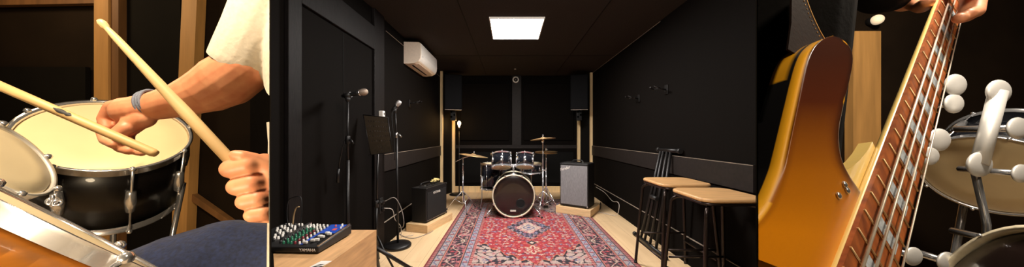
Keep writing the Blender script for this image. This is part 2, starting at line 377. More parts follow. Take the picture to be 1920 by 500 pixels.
# ================================================================ rug
def build_rug():
    x0, x1, y0, y1 = -.787, 1.2, 2.25, 5.42; cx = .245; cy = 3.74; t = .008
    st = .005; nx = int((x1-x0)/st); ny = int((y1-y0)/st)
    X, Y = np.meshgrid(np.linspace(x0, x1, nx), np.linspace(y0, y1, ny))
    u = X-(x0+x1)/2; v = Y-(y0+y1)/2
    W = (x1-x0)/2; H = (y1-y0)/2; e = np.minimum(W-np.abs(u), H-np.abs(v)); lu = np.where(W-np.abs(u) < H-np.abs(v), v, u)
    def c(*a): return np.array(lin([k/255 for k in a]))
    RED, NAVY, CREAM, PINK, BLUE, ORG, WINE = c(186,34,50), c(30,20,40), c(222,196,176), c(206,104,110), c(112,120,158), c(200,108,70), c(120,30,48)
    img = np.zeros((ny, nx, 3)); img[:] = RED
    def put(mask, col): img[mask] = col
    rng = np.random.RandomState(3)
    au, av = np.abs(u), v
    def flowers(mask, cell, r, cols, seed, lu=None, sym=True, petal=5):
        a = (np.abs(u) if sym else u) + 10; b = (np.abs(v) if sym else v) + 10
        i = np.floor(a/cell).astype(int); j = np.floor(b/cell).astype(int)
        R = np.random.RandomState(seed); tab = R.rand(64, 64, 5)
        for di in (-1, 0, 1):
            for dj in (-1, 0, 1):
                T = tab[(i+di) % 64, (j+dj) % 64]
                px = (i+di+.5+(T[..., 0]-.5)*.7)*cell; py = (j+dj+.5+(T[..., 1]-.5)*.7)*cell
                dx = a-px; dy = b-py; rr = np.hypot(dx, dy); th = np.arctan2(dy, dx)
                rad = r*(.55+.6*T[..., 2])*(1+.35*np.cos(petal*th+T[..., 3]*6))
                k = (T[..., 4]*len(cols)).astype(int) % len(cols)
                for q, col in enumerate(cols):
                    put(mask & (k == q) & (rr < rad), col)
                    put(mask & (k == q) & (rr < rad*.42), cols[(q+1) % len(cols)])
    def vines(mask, f, wd, col, ph=0):
        a = np.abs(u); b = np.abs(v)
        w = np.sin(a*f+2.2*np.sin(b*f*.7+ph))+np.sin(b*f+2.2*np.sin(a*f*.6+ph*2))
        put(mask & (np.abs(w) < wd), col)
    allm = e > -1
    # field
    fl = allm
    vines(fl, 42, .16, WINE, .5); flowers(fl, .052, .017, [PINK, CREAM, BLUE, ORG, PINK], 5); flowers(fl, .083, .016, [CREAM, BLUE, CREAM], 9, petal=6)
    # spandrels
    dv = np.abs(Y-cy); du = np.abs(X-cx)
    edge = 1.03 - .50*(du/.56)**1.35 + .035*np.cos(du*44)
    sp = dv > edge
    put(sp, c(206,178,168)); vines(sp, 34, .42, NAVY, 1.3); flowers(sp, .075, .024, [PINK, CREAM, BLUE, c(196,150,150)], 15)
    put((np.abs(dv-edge) < .008), ORG); put((np.abs(dv-edge-.03) < .022) & (np.cos(du*60) > -.2), NAVY)
    # medallion
    m = du/.30 + dv/.44; md = m + .03*np.cos(np.arctan2(dv, du)*16)
    put(md < 1.04, ORG); mm = md < 1.0; put(mm, NAVY); vines(mm, 60, .2, c(90,80,110), 2); flowers(mm, .05, .019, [c(198,176,180), PINK, BLUE], 21)
    m2 = du/.165 + dv/.23 + .05*np.cos(np.arctan2(dv, du)*12)
    put(m2 < 1.08, PINK); put(m2 < 1.0, CREAM); flowers(m2 < .95, .04, .012, [PINK, BLUE], 33); put(m2 < .5, BLUE); put(m2 < .36, CREAM); put(m2 < .2, BLUE)
    # pendants
    for o in (.53,):
        q = du/.06 + np.abs(dv-o)/.075; put(q < 1.15, ORG); put(q < 1.0, NAVY); put(q < .45, CREAM)
        q = (du/.07)**2 + ((dv-o-.19)/.11)**2 + .35*np.cos(np.arctan2(dv-o-.19, du)*6); put(q < 1.0, ORG); put(q < .75, CREAM); put(q < .3, RED)
    # borders
    def band(a, b_, col): k = (e >= a) & (e < b_); put(k, col); return k
    band(-1, .018, c(150,28,40))
    k = band(.018, .05, c(198,128,120)); put(k & (np.sin(lu*150) > .5), c(120,50,70))
    k = band(.05, .056, NAVY)
    k = band(.056, .122, c(188,178,178)); put(k & (np.abs((e-.089) - .018*np.sin(lu*52)) < .007), BLUE); put(k & (np.sin(lu*52+1.2) > .75) & (np.abs(e-.089) < .022), PINK); put(k & (np.abs(np.sin(lu*26)) < .12), NAVY)
    band(.122, .128, NAVY); band(.128, .142, c(214,128,112)); 
    k = band(.142, .312, NAVY)
    vines(k, 46, .3, c(176,110,120), 4); flowers(k, .058, .019, [PINK, c(206,140,140), CREAM, RED], 41)
    put(k & (np.abs((e-.227)-.05*np.sin(lu*19)) < .006), CREAM)
    band(.312, .326, c(214,128,112)); band(.326, .332, NAVY)
    k = band(.332, .392, c(180,172,184)); put(k & (np.abs((e-.362) - .016*np.sin(lu*56)) < .007), BLUE); put(k & (np.sin(lu*56+1.2) > .7) & (np.abs(e-.362) < .02), PINK); put(k & (np.abs(np.sin(lu*28)) < .12), NAVY)
    band(.392, .398, NAVY); k = band(.398, .43, c(206,130,122)); put(k & (np.sin(lu*150) > .4), c(150,40,60))
    sp2 = rng.rand(ny, nx, 1)*.35+.82
    img *= sp2*.6
    verts = np.stack([X, Y, np.full_like(X, t)], -1).reshape(-1, 3)
    idx = np.arange(nx*ny).reshape(ny, nx)
    faces = np.stack([idx[:-1,:-1], idx[:-1,1:], idx[1:,1:], idx[1:,:-1]], -1).reshape(-1, 4)
    # skirt down to the floor
    loop = np.concatenate([idx[0,:-1], idx[:-1,-1], idx[-1,:0:-1], idx[:0:-1,0]])
    lowv = verts[loop].copy(); lowv[:, 2] = 0
    n0 = len(verts); m_ = len(loop); verts = np.concatenate([verts, lowv])
    a = np.arange(m_); sk = np.stack([loop, n0+a, n0+(a+1) % m_, np.roll(loop, -1)], -1)
    faces = np.concatenate([faces, sk])
    cen = np.array([(x0+x1)/2, (y0+y1)/2, 0]); verts -= cen
    me = bpy.data.meshes.new('persian_rug'); me.vertices.add(len(verts)); me.vertices.foreach_set('co', verts.ravel())
    me.loops.add(faces.size); me.loops.foreach_set('vertex_index', faces.ravel().astype(np.int32))
    me.polygons.add(len(faces)); me.polygons.foreach_set('loop_start', np.arange(0, faces.size, 4, dtype=np.int32))
    me.update(calc_edges=True)
    at = me.color_attributes.new('paint', 'FLOAT_COLOR', 'POINT')
    col = np.concatenate([img.reshape(-1, 3), np.tile(c(150,28,40), (m_, 1))]); col = np.concatenate([col, np.ones((len(col), 1))], 1)
    at.data.foreach_set('color', col.astype(np.float32).ravel())
    me.materials.append(attr_mat('woven_wool', .9, sheen=.15, bump=.5))
    o = bpy.data.objects.new('persian_rug', me); COL.objects.link(o); o.location = cen
    tag(o, 'red patterned persian rug with navy borders lying on the pale wood floor', 'rug')
build_rug()
# ================================================================ middle room: drum kit
def drum(root, c, ax, R, L, shell, nl=6, head='head', low='head', hoopm='chrome', lug='lug', hh=.022, lugr=.008, ph=0, hoopw=.004, tensioners=True, lowface=True):
    """a drum whose upper head is centred at c, facing ax; the shell runs back along -ax"""
    c = Vector(c); u, w, a = basis(ax)
    B().lathe([(R-.006,-.004),(R,-.004),(R,-L+.004),(R-.006,-L+.004)], c, a, 48).done('shell', M[shell], root)
    B().lathe([(1e-5,.003),(R*.6,.0028),(R*.97,.002),(R+.002,-.004),(R+.002,-.010)], c, a, 48).done('batter_head', M[head], root)
    if lowface: B().lathe([(1e-5,-L-.003),(R*.6,-L-.0028),(R*.97,-L-.002),(R+.002,-L+.004),(R+.002,-L+.010)], c, a, 48).done('resonant_head', M[low], root)
    for s, z in ((1, 0), (-1, -L)):
        if s < 0 and not lowface: continue
        B().lathe([(R+.003,z+s*(-hh*.6)),(R+.003+hoopw,z+s*(-hh*.7)),(R+.003+hoopw,z+s*hh*.35),(R+.004+hoopw*1.6,z+s*hh*.4),(R+.003,z+s*(hh*.42)),(R+.001,z+s*hh*.2),(R+.003,z+s*(-hh*.6))], c, a, 48).done('hoop', M[hoopm], root)
    for k in range(nl):
        t = 2*PI*k/nl + ph; r = u*math.cos(t) + w*math.sin(t)
        b = B(); mid = c - a*L*.5 + r*(R+.006)
        for z0, z1 in ((-L*.5-.02,-L*.5+.02),) if L > .3 else ((-L*.68,-L*.32),):
            b.lathe([(1e-5,z0),(lugr,z0+.003),(lugr*1.3,(z0+z1)/2),(lugr,z1-.003),(1e-5,z1)], c+r*(R+lugr*.8), a, 10)
        b.tube([c+r*(R+.010)-a*(L*.5), c+r*(R+.010)+a*hh*.5], .003, 6)
        b.tube([c+r*(R+.010)-a*(L*.5), c+r*(R+.010)-a*(L+hh*.5)], .003, 6)
        for z in (hh*.5, -L-hh*.5):
            b.ball(c+r*(R+.010)+a*z, .007, 8)
        b.done(lug, M['chrome'], root)
def cymbal(root, c, ax, R, name='plate'):
    B().lathe([(.006,.022),(.02,.021),(.034,.012),(.042,.006),(R*.6,.0),(R,-.014),(R,-.0155),(R*.6,-.002),(.042,.004),(.03,.010),(.006,.018)], c, ax, 56).done(name, M['brass'], root)
def tripod(root, x, y, h, r, m, feet=True, rz=0, name='leg', z0=.02, tr=.007):
    for k in range(3):
        t = rz + k*2*PI/3; e = V(x+r*math.cos(t), y+r*math.sin(t), z0+.008); 
        B().tube([V(x,y,h), V(x,y,h).lerp(e, .55)+V(0,0,.02), e], tr, 8).done(name, M[m], root)
        B().tube([V(x,y,h*.35), V(x,y,h).lerp(e, .5)+V(0,0,.015)], tr*.7, 6).done('brace', M[m], root)
        B().ball(e, .014, 10).done('rubber_foot', M['blackp'], root)
RT = .009
kc = P(963,367,4.17); KR = .292
k = thing('bass_drum', 'black bass drum with ivory hoops standing on the red rug', 'drum', (kc.x,kc.y,RT), 0, 'bass drums')
drum(k, (kc.x,kc.y,kc.z), (0,-1,0), KR, .42, 'shell', 0, 'kickhead', 'headw', 'hoop', hh=.05, hoopw=.012)
pc = P(976,381,4.155)
B().torus(pc, .062, .0045, (0,1,0), 36).done('port_ring', M['blackp'], k)
B().lathe([(1e-5,0),(.059,0)], (pc.x,pc.y-.001,pc.z), (0,1,0), 32).done('port_disc', mat('dark_hole', (.002,.002,.002,1), 1), k)  # near-black disc painted for the dark inside of the port
bc = P(962,395,4.15)
bd = B().box((bc.x-.04,bc.y-.001,bc.z-.012),(bc.x+.04,bc.y+.006,bc.z+.012), bev=.001).done('badge', M['white'], k)
text('badge_lettering', 'YAMAHA', .018, (bc.x,bc.y-.0015,bc.z), (1,0,0), (0,0,1), M['ink'], k, .0004)
for i in range(8):
    t = PI/8 + i*PI/4; r = V(math.cos(t),0,math.sin(t))
    b = B(); p = kc + r*(KR+.02); b.tube([p+V(0,-.02,0), p+V(0,.05,0), p+V(0,.10,0)-r*.01], [.008,.006,.004], 8); b.box(p-V(.012,.022,.012), p+V(.012,.006,.012), bev=.003)
    b.tube([p+V(0,-.01,0)-r*.03, p+V(0,-.02,0), p+r*.004+V(0,-.01,0)], .006, 6)
    b.done('claw', M['steel'], k)
for s in (-1,1):
    B().tube([kc+V(s*.24,.16,-.12), kc+V(s*.36,.05,-.24), V(kc.x+s*.41,kc.y-.02,RT+.014)], .007, 8).done('spur', M['chrome'], k)
    B().ball((kc.x+s*.41,kc.y-.02,RT+.014), .013, 10).done('rubber_foot', M['blackp'], k)
tb = kc+V(0,.1,KR)
b = B(); b.cyl(tb-V(0,0,.01), tb+V(0,0,.16), .014); b.lathe([(.045,0),(.045,.012),(.02,.03)], tb, (0,0,1), 20)
b.done('tom_mount', M['chrome'], k)
for s in (-1,1):
    b = B(); b.tube([tb+V(0,0,.13), tb+V(s*.04,0,.16), tb+V(s*.085,.0,.20)], .010, 10); b.ball(tb+V(s*.03,0,.14), .022, 12); b.done('tom_arm', M['chrome'], k)
def tom(px, py, d, R, L, ax, label, nl=6):
    c = P(px, py, d); t = thing('tom_drum', label, 'drum', (c.x, c.y, c.z), 0, None)
    a = Vector(ax).normalized(); drum(t, c+a*L/2, a, R, L, 'shell', nl, 'headw', 'headw', ph=PI/6, lugr=.009)
    b = B(); b.lathe([(1e-5,0),(.014,0),(.012,.006),(1e-5,.008)], c+V(0,-R-.001,0)+V(0,0,.02), (0,-1,0), 16); b.done('badge', M['steel'], t); return t
tom(940, 301, 4.3, .148, .20, (-.05,.36,1), 'left of the two small black rack toms above the bass drum')
tom(984.5, 301, 4.3, .132, .19, (.05,.36,1), 'right and smaller of the two black rack toms above the bass drum')
c = P(925, 308, 4.75)
t = thing('floor_tom', 'big black floor tom on chrome legs behind the left rack tom', 'drum', (c.x, c.y, RT))
drum(t, (c.x,c.y,.74), (0,0,1), .20, .40, 'shell', 6, 'headw', 'head', ph=.3)
for j in range(3):
    a = -2.5 + j*2.09; r = V(math.cos(a), math.sin(a), 0)
    B().tube([V(c.x,c.y,.55)+r*.218, V(c.x,c.y,.2)+r*.218, V(c.x,c.y,RT+.015)+r*.25], .006, 8).done('leg', M['chrome'], t)
    B().ball(V(c.x,c.y,RT+.014)+r*.25, .014, 10).done('rubber_foot', M['blackp'], t)
c = P(996, 314, 4.85)
t = thing('snare_drum', 'black snare drum half hidden behind the right rack tom', 'drum', (c.x, c.y, RT))
drum(t, (c.x,c.y,c.z+.07), (.0,-.05,1), .178, .14, 'shell', 8, 'headw', 'head')
B().tube([(c.x,c.y,c.z-.09),(c.x,c.y,.25)], .011, 10).done('stand_pole', M['chrome'], t)
for j in range(3):
    a = .5+j*2.09; B().tube([(c.x,c.y,c.z-.12), (c.x+.16*math.cos(a),c.y+.16*math.sin(a),c.z-.10), (c.x+.19*math.cos(a),c.y+.19*math.sin(a),c.z-.05)], .006, 8).done('basket_arm', M['chrome'], t)
tripod(t, c.x, c.y, .3, .19, 'chrome', z0=RT, rz=.4)
# crash cymbal left
c = P(888, 290, 4.6); s = P(868, 320, 4.6)
t = thing('cymbal_stand', 'chrome boom stand holding the left bronze crash cymbal', 'cymbal stand', (s.x, s.y, RT))
B().tube([(s.x,s.y,.12),(s.x,s.y,.62)], .012, 10).done('lower_tube', M['chrome'], t)
B().tube([(s.x,s.y,.6),(s.x,s.y,.83)], .009, 10).done('upper_tube', M['chrome'], t)
b = B(); b.ball((s.x,s.y,.62), .02, 10); b.cyl((s.x,s.y-.04,.62),(s.x,s.y+.02,.62), .008); b.done('height_clamp', M['chrome'], t)
b = B(); b.ball((s.x,s.y,.84), .021, 10); b.done('tilter', M['chrome'], t)
B().tube([(s.x-.13,s.y,.78),(s.x,s.y,.845),(c.x,c.y,c.z-.01)], .007, 8).done('boom_arm', M['chrome'], t)
b = B(); b.tube([(c.x,c.y,c.z-.02),(c.x+.01,c.y,c.z+.06)], .005, 8); b.ball((c.x+.008,c.y,c.z+.045), .012, 8); b.done('wing_nut', M['chrome'], t)
tripod(t, s.x, s.y, .32, .27, 'chrome', z0=RT, rz=.9)
cy = thing('crash_cymbal', 'bronze crash cymbal tilted on the boom stand left of the drums', 'cymbal', (c.x, c.y, c.z)); cymbal(cy, c+V(0,0,.0), (.14,.03,1), .232)
# crash right
c = P(1018, 259, 4.5)
t = thing('cymbal_stand', 'straight chrome stand holding the highest cymbal right of the drums', 'cymbal stand', (c.x, c.y, RT))
B().tube([(c.x,c.y,.1),(c.x,c.y,.66)], .013, 10).done('lower_tube', M['chrome'], t)
B().tube([(c.x,c.y,.62),(c.x,c.y,c.z-.04)], .009, 10).done('upper_tube', M['chrome'], t)
b = B(); b.ball((c.x,c.y,.66), .02, 10); b.cyl((c.x-.02,c.y,.66),(c.x+.05,c.y,.66), .009); b.done('height_clamp', M['chrome'], t)
b = B(); b.ball((c.x,c.y,c.z-.05), .024, 12); b.tube([(c.x,c.y,c.z-.05),(c.x,c.y,c.z+.06)], .006, 8); b.ball((c.x,c.y,c.z+.045), .014, 8); b.done('tilter', M['chrome'], t)
tripod(t, c.x, c.y, .34, .30, 'chrome', z0=RT, rz=.2)
cy = thing('crash_cymbal', 'highest bronze cymbal on the straight stand right of the drums', 'cymbal', (c.x, c.y, c.z)); cymbal(cy, c, (-.09,.07,1), .20)
# hi-hat
c = P(1024, 286, 4.72)
t = thing('hi_hat_stand', 'chrome hi-hat stand with pedal behind the straight cymbal stand', 'hi-hat stand', (c.x, c.y, RT))
B().tube([(c.x,c.y,.1),(c.x,c.y,.75)], .013, 10).done('lower_tube', M['chrome'], t)
B().tube([(c.x,c.y,.7),(c.x,c.y,c.z+.16)], .005, 8).done('pull_rod', M['chrome'], t)
B().tube([(c.x,c.y,.7),(c.x,c.y,c.z-.03)], .009, 8).done('upper_tube', M['chrome'], t)
b = B(); b.cyl((c.x,c.y,c.z+.02),(c.x,c.y,c.z+.07), .014); b.ball((c.x+.02,c.y,c.z+.05), .01, 8); b.done('clutch', M['steel'], t)
b = B(); b.box((c.x-.04,c.y-.02,RT+.002),(c.x+.04,c.y+.24,RT+.012)); b.prism([(c.x-.035,c.y,.06),(c.x+.035,c.y,.06),(c.x+.035,c.y+.23,.03),(c.x-.035,c.y+.23,.03)], (0,0,.01)); b.done('pedal', M['steel'], t)
tripod(t, c.x, c.y, .36, .27, 'chrome', z0=RT, rz=1.2)
cy = thing('hi_hat_cymbal', 'lower bronze hi-hat cymbals right of the drums', 'cymbal', (c.x, c.y, c.z))
cymbal(cy, c+V(0,0,.012), (.02,-.03,1), .185, 'top_plate'); cymbal(cy, c, (.02,.03,-1), .185, 'bottom_plate')

# ================================================================ amplifiers on plinths
def amp_frame(A, d, side_w, H):
    """A: near front corner on the floor plan; d: unit vector along the grille"""
    return A, Vector(d).normalized()
# left combo: grille along (.15,.48)
A = V(-1.047, 3.60, 0); d = V(.15,.47,0).normalized(); n = V(-d.y, d.x, 0)   # n points to the wall
def quad(o, d, n, L, D, z0, z1): return [o, o+d*L, o+d*L+n*D, o], None
def obox(b, o, d, n, l0, l1, n0, n1, z0, z1, bev=0):
    R = Matrix((d, n, V(0,0,1))).transposed(); bb = B(); bb.box((l0,n0,z0),(l1,n1,z1), bev=bev)
    me = bpy.data.meshes.new('t'); bb.bm.to_mesh(me); bb.bm.free()
    mw = R.to_4x4(); mw.translation = o; me.transform(mw); b.bm.from_mesh(me); bpy.data.meshes.remove(me); return b
PH = .10
t = thing('plinth', 'low pale wooden plinth under the small amplifier by the left wall', 'plinth', (A.x, A.y, 0), math.atan2(d.y,d.x))
obox(B(), A, d, n, -.06, .56, -.06, .25, 0, PH, .003).done('block', M['pinebox'], t)
t = thing('guitar_amplifier', 'small black combo amplifier standing on the left wooden plinth', 'amplifier', (A.x, A.y, PH), math.atan2(d.y,d.x))
AH = .44
obox(B(), A, d, n, 0, .50, .0, .215, PH+.012, PH+AH, .008).done('cabinet', M['vinyl'], t)
obox(B(), A, d, n, .025, .475, -.004, .004, PH+.045, PH+AH-.06, .002).done('grille', M['cloth'], t)
obox(B(), A, d, n, .02, .48, -.006, .0, PH+.028, PH+.034).done('piping', M['steel'], t)
obox(B(), A, d, n, .05, .45, .03, .14, PH+AH, PH+AH+.006, .002).done('control_panel', M['blackp'], t)
for i in range(6): 
    p = A+d*(.1+i*.055)+n*.085; B().cyl((p.x,p.y,PH+AH+.004),(p.x,p.y,PH+AH+.02), .009, 12).done('knob', M['steel' if i==0 else 'black'], t)
b = B(); b.tube(smooth_curve([A+d*.13+n*.17+V(0,0,PH+AH), A+d*.16+n*.17+V(0,0,PH+AH+.03), A+d*.34+n*.17+V(0,0,PH+AH+.03), A+d*.37+n*.17+V(0,0,PH+AH)], 6), .009, 8); b.done('handle', M['vinyl'], t)
for l in (.012,.488):
    for z in (PH+.024, PH+AH-.012):
        p = A+d*l; B().ball((p.x,p.y,z), .013, 10).done('corner_guard', M['black'], t)
p = A+d*.24-n*.006
text('lettering', 'KATANA', .042, (p.x,p.y,PH+AH-.085), d, (0,0,1), M['white'], t, .001)
b = B(); obox(b, A, d, n, .236, .244, -.008, -.005, PH+AH-.155, PH+AH-.115); b.done('emblem', M['steel'], t)
for l in (.05,.45):
    for k in (.04,.18): p = A+d*l+n*k; B().cyl((p.x,p.y,PH),(p.x,p.y,PH+.014), .014, 12).done('rubber_foot', M['blackp'], t)
# crumpled gloves / strap on the amp
p0 = A+d*.36+n*.1+V(0,0,PH+AH+.022); b = B(); rr = random.Random(4)
for q in range(5):
    pts = [p0 + d*(rr.uniform(-.03,.02)+i*.032-.06) + n*(rr.uniform(-.04,.04)) + V(0,0,max(.012,rr.uniform(.006,.045))) for i in range(5)]
    b.tube(smooth_curve(pts, 5), [.006+.007*math.sin(PI*i/20) for i in range(21)], 8)
tag(b.done('glove', M['rope']), 'crumpled yellow work gloves lying on the small left amplifier', 'gloves')
# right combo
zt = 4.05; C0 = P(1050,396,zt); C1 = P(1103,402,zt); C1 = P(1103,400,4.26); C1.z = 0; C0 = P(1050,400,4.5); C0.z = 0
d = (C1-C0).normalized(); n = V(-d.y,d.x,0); Wd = (C1-C0).length; A = C0
t = thing('plinth', 'low pale wooden plinth under the large silver-fronted amplifier', 'plinth', (A.x, A.y, 0), math.atan2(d.y,d.x))
PH = .109; obox(B(), A, d, n, -.05, Wd+.05, -.05, .42, .009, PH, .003).done('block', M['pinebox'], t)
AH = .67
t = thing('bass_amplifier', 'large black amplifier with silver grille cloth on the right plinth', 'amplifier', (A.x, A.y, PH), math.atan2(d.y,d.x))
obox(B(), A, d, n, 0, Wd, .0, .32, PH+.015, PH+AH, .01).done('cabinet', M['vinyl'], t)
obox(B(), A, d, n, .014, Wd-.014, -.005, .004, PH+.04, PH+AH-.035, .002).done('grille', M['silver'], t)
obox(B(), A, d, n, .03, Wd-.03, .03, .16, PH+AH, PH+AH+.006, .002).done('control_panel', M['blackp'], t)
for i in range(5):
    p = A+d*(Wd*.35+i*.045)+n*.09; B().cyl((p.x,p.y,PH+AH+.004),(p.x,p.y,PH+AH+.022), .009, 12).done('knob', M['steel' if i > 3 else 'black'], t)
b = B(); b.tube(smooth_curve([A+d*.12+n*.22+V(0,0,PH+AH), A+d*.15+n*.22+V(0,0,PH+AH+.03), A+d*.27+n*.22+V(0,0,PH+AH+.03), A+d*.30+n*.22+V(0,0,PH+AH)], 6), .009, 8); b.done('handle', M['vinyl'], t)
for l in (.012,Wd-.012):
    for z in (PH+.027, PH+AH-.012):
        p = A+d*l; B().ball((p.x,p.y,z), .014, 10).done('corner_guard', M['steel' if l > .1 and z < .2 else 'black'], t)
p = A+d*.085-n*.007
text('lettering', 'Fender', .06, (p.x,p.y,PH+AH-.085), (d.x,d.y,.35), (0,0,1), M['white'], t, .001, .3)
for l in (.05,Wd-.05):
    for k in (.04,.28): p = A+d*l+n*k; B().cyl((p.x,p.y,PH),(p.x,p.y,PH+.017), .016, 12).done('rubber_foot', M['blackp'], t)

# ================================================================ things on walls
def speaker(px, X, Y, label, s):
    t = thing('loudspeaker', label, 'loudspeaker', (X, Y, 1.70))
    R = Matrix.Rotation(s*.25, 3, 'Z'); c = V(X,Y,1.7)
    b = B(); b.box((X-.17,Y-.15,1.70),(X+.17,Y+.15,2.38), R, c, bev=.02); b.done('cabinet', M['speak'], t)
    b = B(); b.box((X-.155,Y-.158,1.72),(X+.155,Y-.148,2.36), R, c, bev=.004); b.done('grille', M['speak'], t)
    b = B(); b.box((X-.16,Y-.145,1.694),(X+.16,Y-.12,1.702), R, c); b.done('base_edge', M['bead'], t)
    b = B()
    for q in ((-.03,0,-.03),(.03,0,-.09),(-.03,0,-.13)): b.cyl(c+V(q[0],.06,q[2]), c+V(q[0],-.0,q[2]), .022, 12)
    b.box((X-.05,Y+.0,1.50),(X+.05,Y+.16,1.69), bev=.006); b.tube([c+V(0,.05,-.1), c+V(0,.02,0)], .015, 8); b.done('wall_bracket', M['black'], t)
speaker(0, P(851,0,5.78).x, 5.68, 'black loudspeaker hung high in the left back corner beside the air conditioner', 1)
speaker(0, P(1084,0,5.78).x, 5.68, 'black loudspeaker hung high in the right back corner above the silver amplifier', -1)
# air conditioner
t = thing('air_conditioner', 'white split air conditioner mounted high on the left wall', 'air conditioner', (LW, 4.15, 2.14))
y0, y1 = 3.745, 4.58
pr = [(0,2.14),(.05,2.135),(.14,2.145),(.19,2.17),(.215,2.21),(.222,2.26),(.218,2.40),(.20,2.415),(0,2.42)]
b = B(); b.prism([(LW+x, y0, z) for x, z in pr], (0, y1-y0, 0)); b.done('casing', M['acw'], t)
b = B(); q = [(.20,2.18),(.218,2.212),(.2245,2.26),(.2205,2.402),(.216,2.402),(.219,2.26),(.213,2.215),(.196,2.184)]
b.prism([(LW+x, y0+.02, z) for x, z in q], (0, y1-y0-.04, 0)); b.done('front_panel', M['white'], t)
b = B(); b.box((LW+.075,y0+.09,2.132),(LW+.10,y1-.12,2.142)); b.done('air_slot', M['seam'], t)
b = B(); b.prism([(LW+.102,y0+.08,2.134),(LW+.172,y0+.08,2.154),(LW+.170,y0+.08,2.159),(LW+.10,y0+.08,2.140)], (0,y1-y0-.16,0)); b.done('louvre', M['acw'], t)
B().box((LW+.2235,y0+.06,2.24),(LW+.2255,y0+.10,2.25)).done('emblem', M['steel'], t)
# dome camera on back wall
c = P(967,149.5,BW)
t = thing('dome_camera', 'small white round security camera on the back wall near the ceiling', 'camera', (c.x, BW, c.z))
B().torus(c-V(0,.02,0), .055, .014, (0,1,0), 28).done('housing', M['white'], t)
b = B(); b.cyl(c, c-V(0,.02,0), .055, 24); b.ball(c-V(0,.02,0), .04, 16); b.done('lens_dome', M['blackp'], t)
B().ball(c-V(0,.057,0), .012, 10).done('lens', M['chrome'], t)
c = P(966,121,5.5)
tag(B().cyl((c.x,c.y,CEIL-.02),(c.x,c.y,CEIL), .02).done('ceiling_sensor', M['bead']), 'tiny round sensor on the ceiling between panel light and back wall', 'sensor')
# guitar wall hangers
def hanger(X, Y, Z, s, label):
    t = thing('guitar_hanger', label, 'guitar hanger', (X, Y, Z))
    B().box((X,Y-.03,Z-.05),(X-s*.012,Y+.03,Z+.05), bev=.003).done('wall_plate', M['black'], t)
    B().tube([(X-s*.01,Y,Z),(X-s*.09,Y,Z+.015)], .009, 8).done('arm', M['black'], t)
    for q in (-1,1):
        b = B(); b.tube(smooth_curve([(X-s*.085,Y,Z+.015),(X-s*.095,Y+q*.045,Z+.01),(X-s*.12,Y+q*.055,Z+.012),(X-s*.16,Y+q*.04,Z+.03)], 5), .008, 8); b.done('prong', M['black'], t)
hanger(RW, 3.07, 1.69, 1, 'black guitar hanger on the right wall, the nearer of the two')
hanger(RW, 3.735, 1.68, 1, 'black guitar hanger on the right wall, the farther of the two')
hanger(LW, 3.95, 1.64, -1, 'black guitar hanger on the left wall beside the round microphone')
# switch and socket on the door post
c = P(712,213.5,2.99)
t = thing('thermostat', 'small white box switch on the dark door post above the music stand', 'switch', (LW+.03, 2.99, c.z))
B().box((LW+.03,2.96,c.z-.032),(LW+.075,3.015,c.z+.032), bev=.006).done('casing', M['white'], t)
B().box((LW+.074,2.98,c.z-.012),(LW+.078,2.995,c.z+.012), bev=.001).done('button', M['blackp'], t)
c = P(712,385,3.0)
t = thing('power_socket', 'black double power socket low on the dark door post', 'socket', (LW+.03, 3.0, c.z-.08))
B().box((LW+.03,2.965,c.z-.08),(LW+.045,3.035,c.z+.08), bev=.004).done('faceplate', M['blackp'], t)
for q in (.035,-.035): B().cyl((LW+.045,3.0,c.z+q),(LW+.07,3.0,c.z+q), .022, 16).done('plug', M['black'], t)
# ================================================================ stools
def stool():
    t = thing('bar_stool', 'nearer of the two wooden-topped bar stools by the right wall', 'stool', (0,0,0), 0, None)
    H = .815; h = .205
    def rr(hx, hy, r, z, n=6):
        out = []
        for cx, cy, a0 in ((hx-r,hy-r,0),(-hx+r,hy-r,PI/2),(-hx+r,-hy+r,PI),(hx-r,-hy+r,1.5*PI)):
            for k in range(n+1):
                a = a0+k*PI/2/n; out.append(V(cx+r*math.cos(a), cy+r*math.sin(a), z))
        return out
    b = B(); b.grid([rr(h-.01,h-.01,.075,H-.026), rr(h,h,.08,H-.02), rr(h,h,.08,H-.006), rr(h-.007,h-.007,.075,H)], cap0=True, cap1=True); b.done('seat', M['seat'], t, True)
    b = B(); b.grid([rr(h-.012,h-.012,.07,H-.044), rr(h-.006,h-.006,.07,H-.042), rr(h-.006,h-.006,.07,H-.028), rr(h-.02,h-.02,.07,H-.027)], cap0=True, cap1=True); b.done('seat_frame', M['stool'], t, True)
    for sx, sy in ((-1,-1),(-1,1),(1,-1),(1,1)):
        top = .165; f = .235
        pts = smooth_curve([(sx*.10,sy*.10,H-.052),(sx*.155,sy*.155,H-.056),(sx*.185,sy*.185,H-.085),(sx*.192,sy*.192,H-.15),(sx*.21,sy*.21,.4),(sx*f,sy*f,.0)], 6)
        B().tube(pts, .0125, 12).done('leg', M['stool'], t, True)
        B().lathe([(1e-5,0),(.015,0),(.0145,.03),(1e-5,.032)], (sx*f,sy*f,0), (0,0,1), 14).done('foot_cap', M['blackp'], t, True)
    for z, dirs in ((.30, 'x'), (.22, 'y')):
        w = .235-.055*z/.4*.8
        for s in (-1,1):
            b = B(); b.tube([(-w,s*w,z),(w,s*w,z)] if dirs == 'x' else [(s*w,-w,z),(s*w,w,z)], .008, 10); b.done('footrest', M['stool'], t, True)
    return t
s0 = stool(); s0.location = (1.385,1.94,0)
dup(s0, (1.415,2.47,0), 0, 'farther of the two wooden-topped bar stools, the one beside the folded keyboard stand')
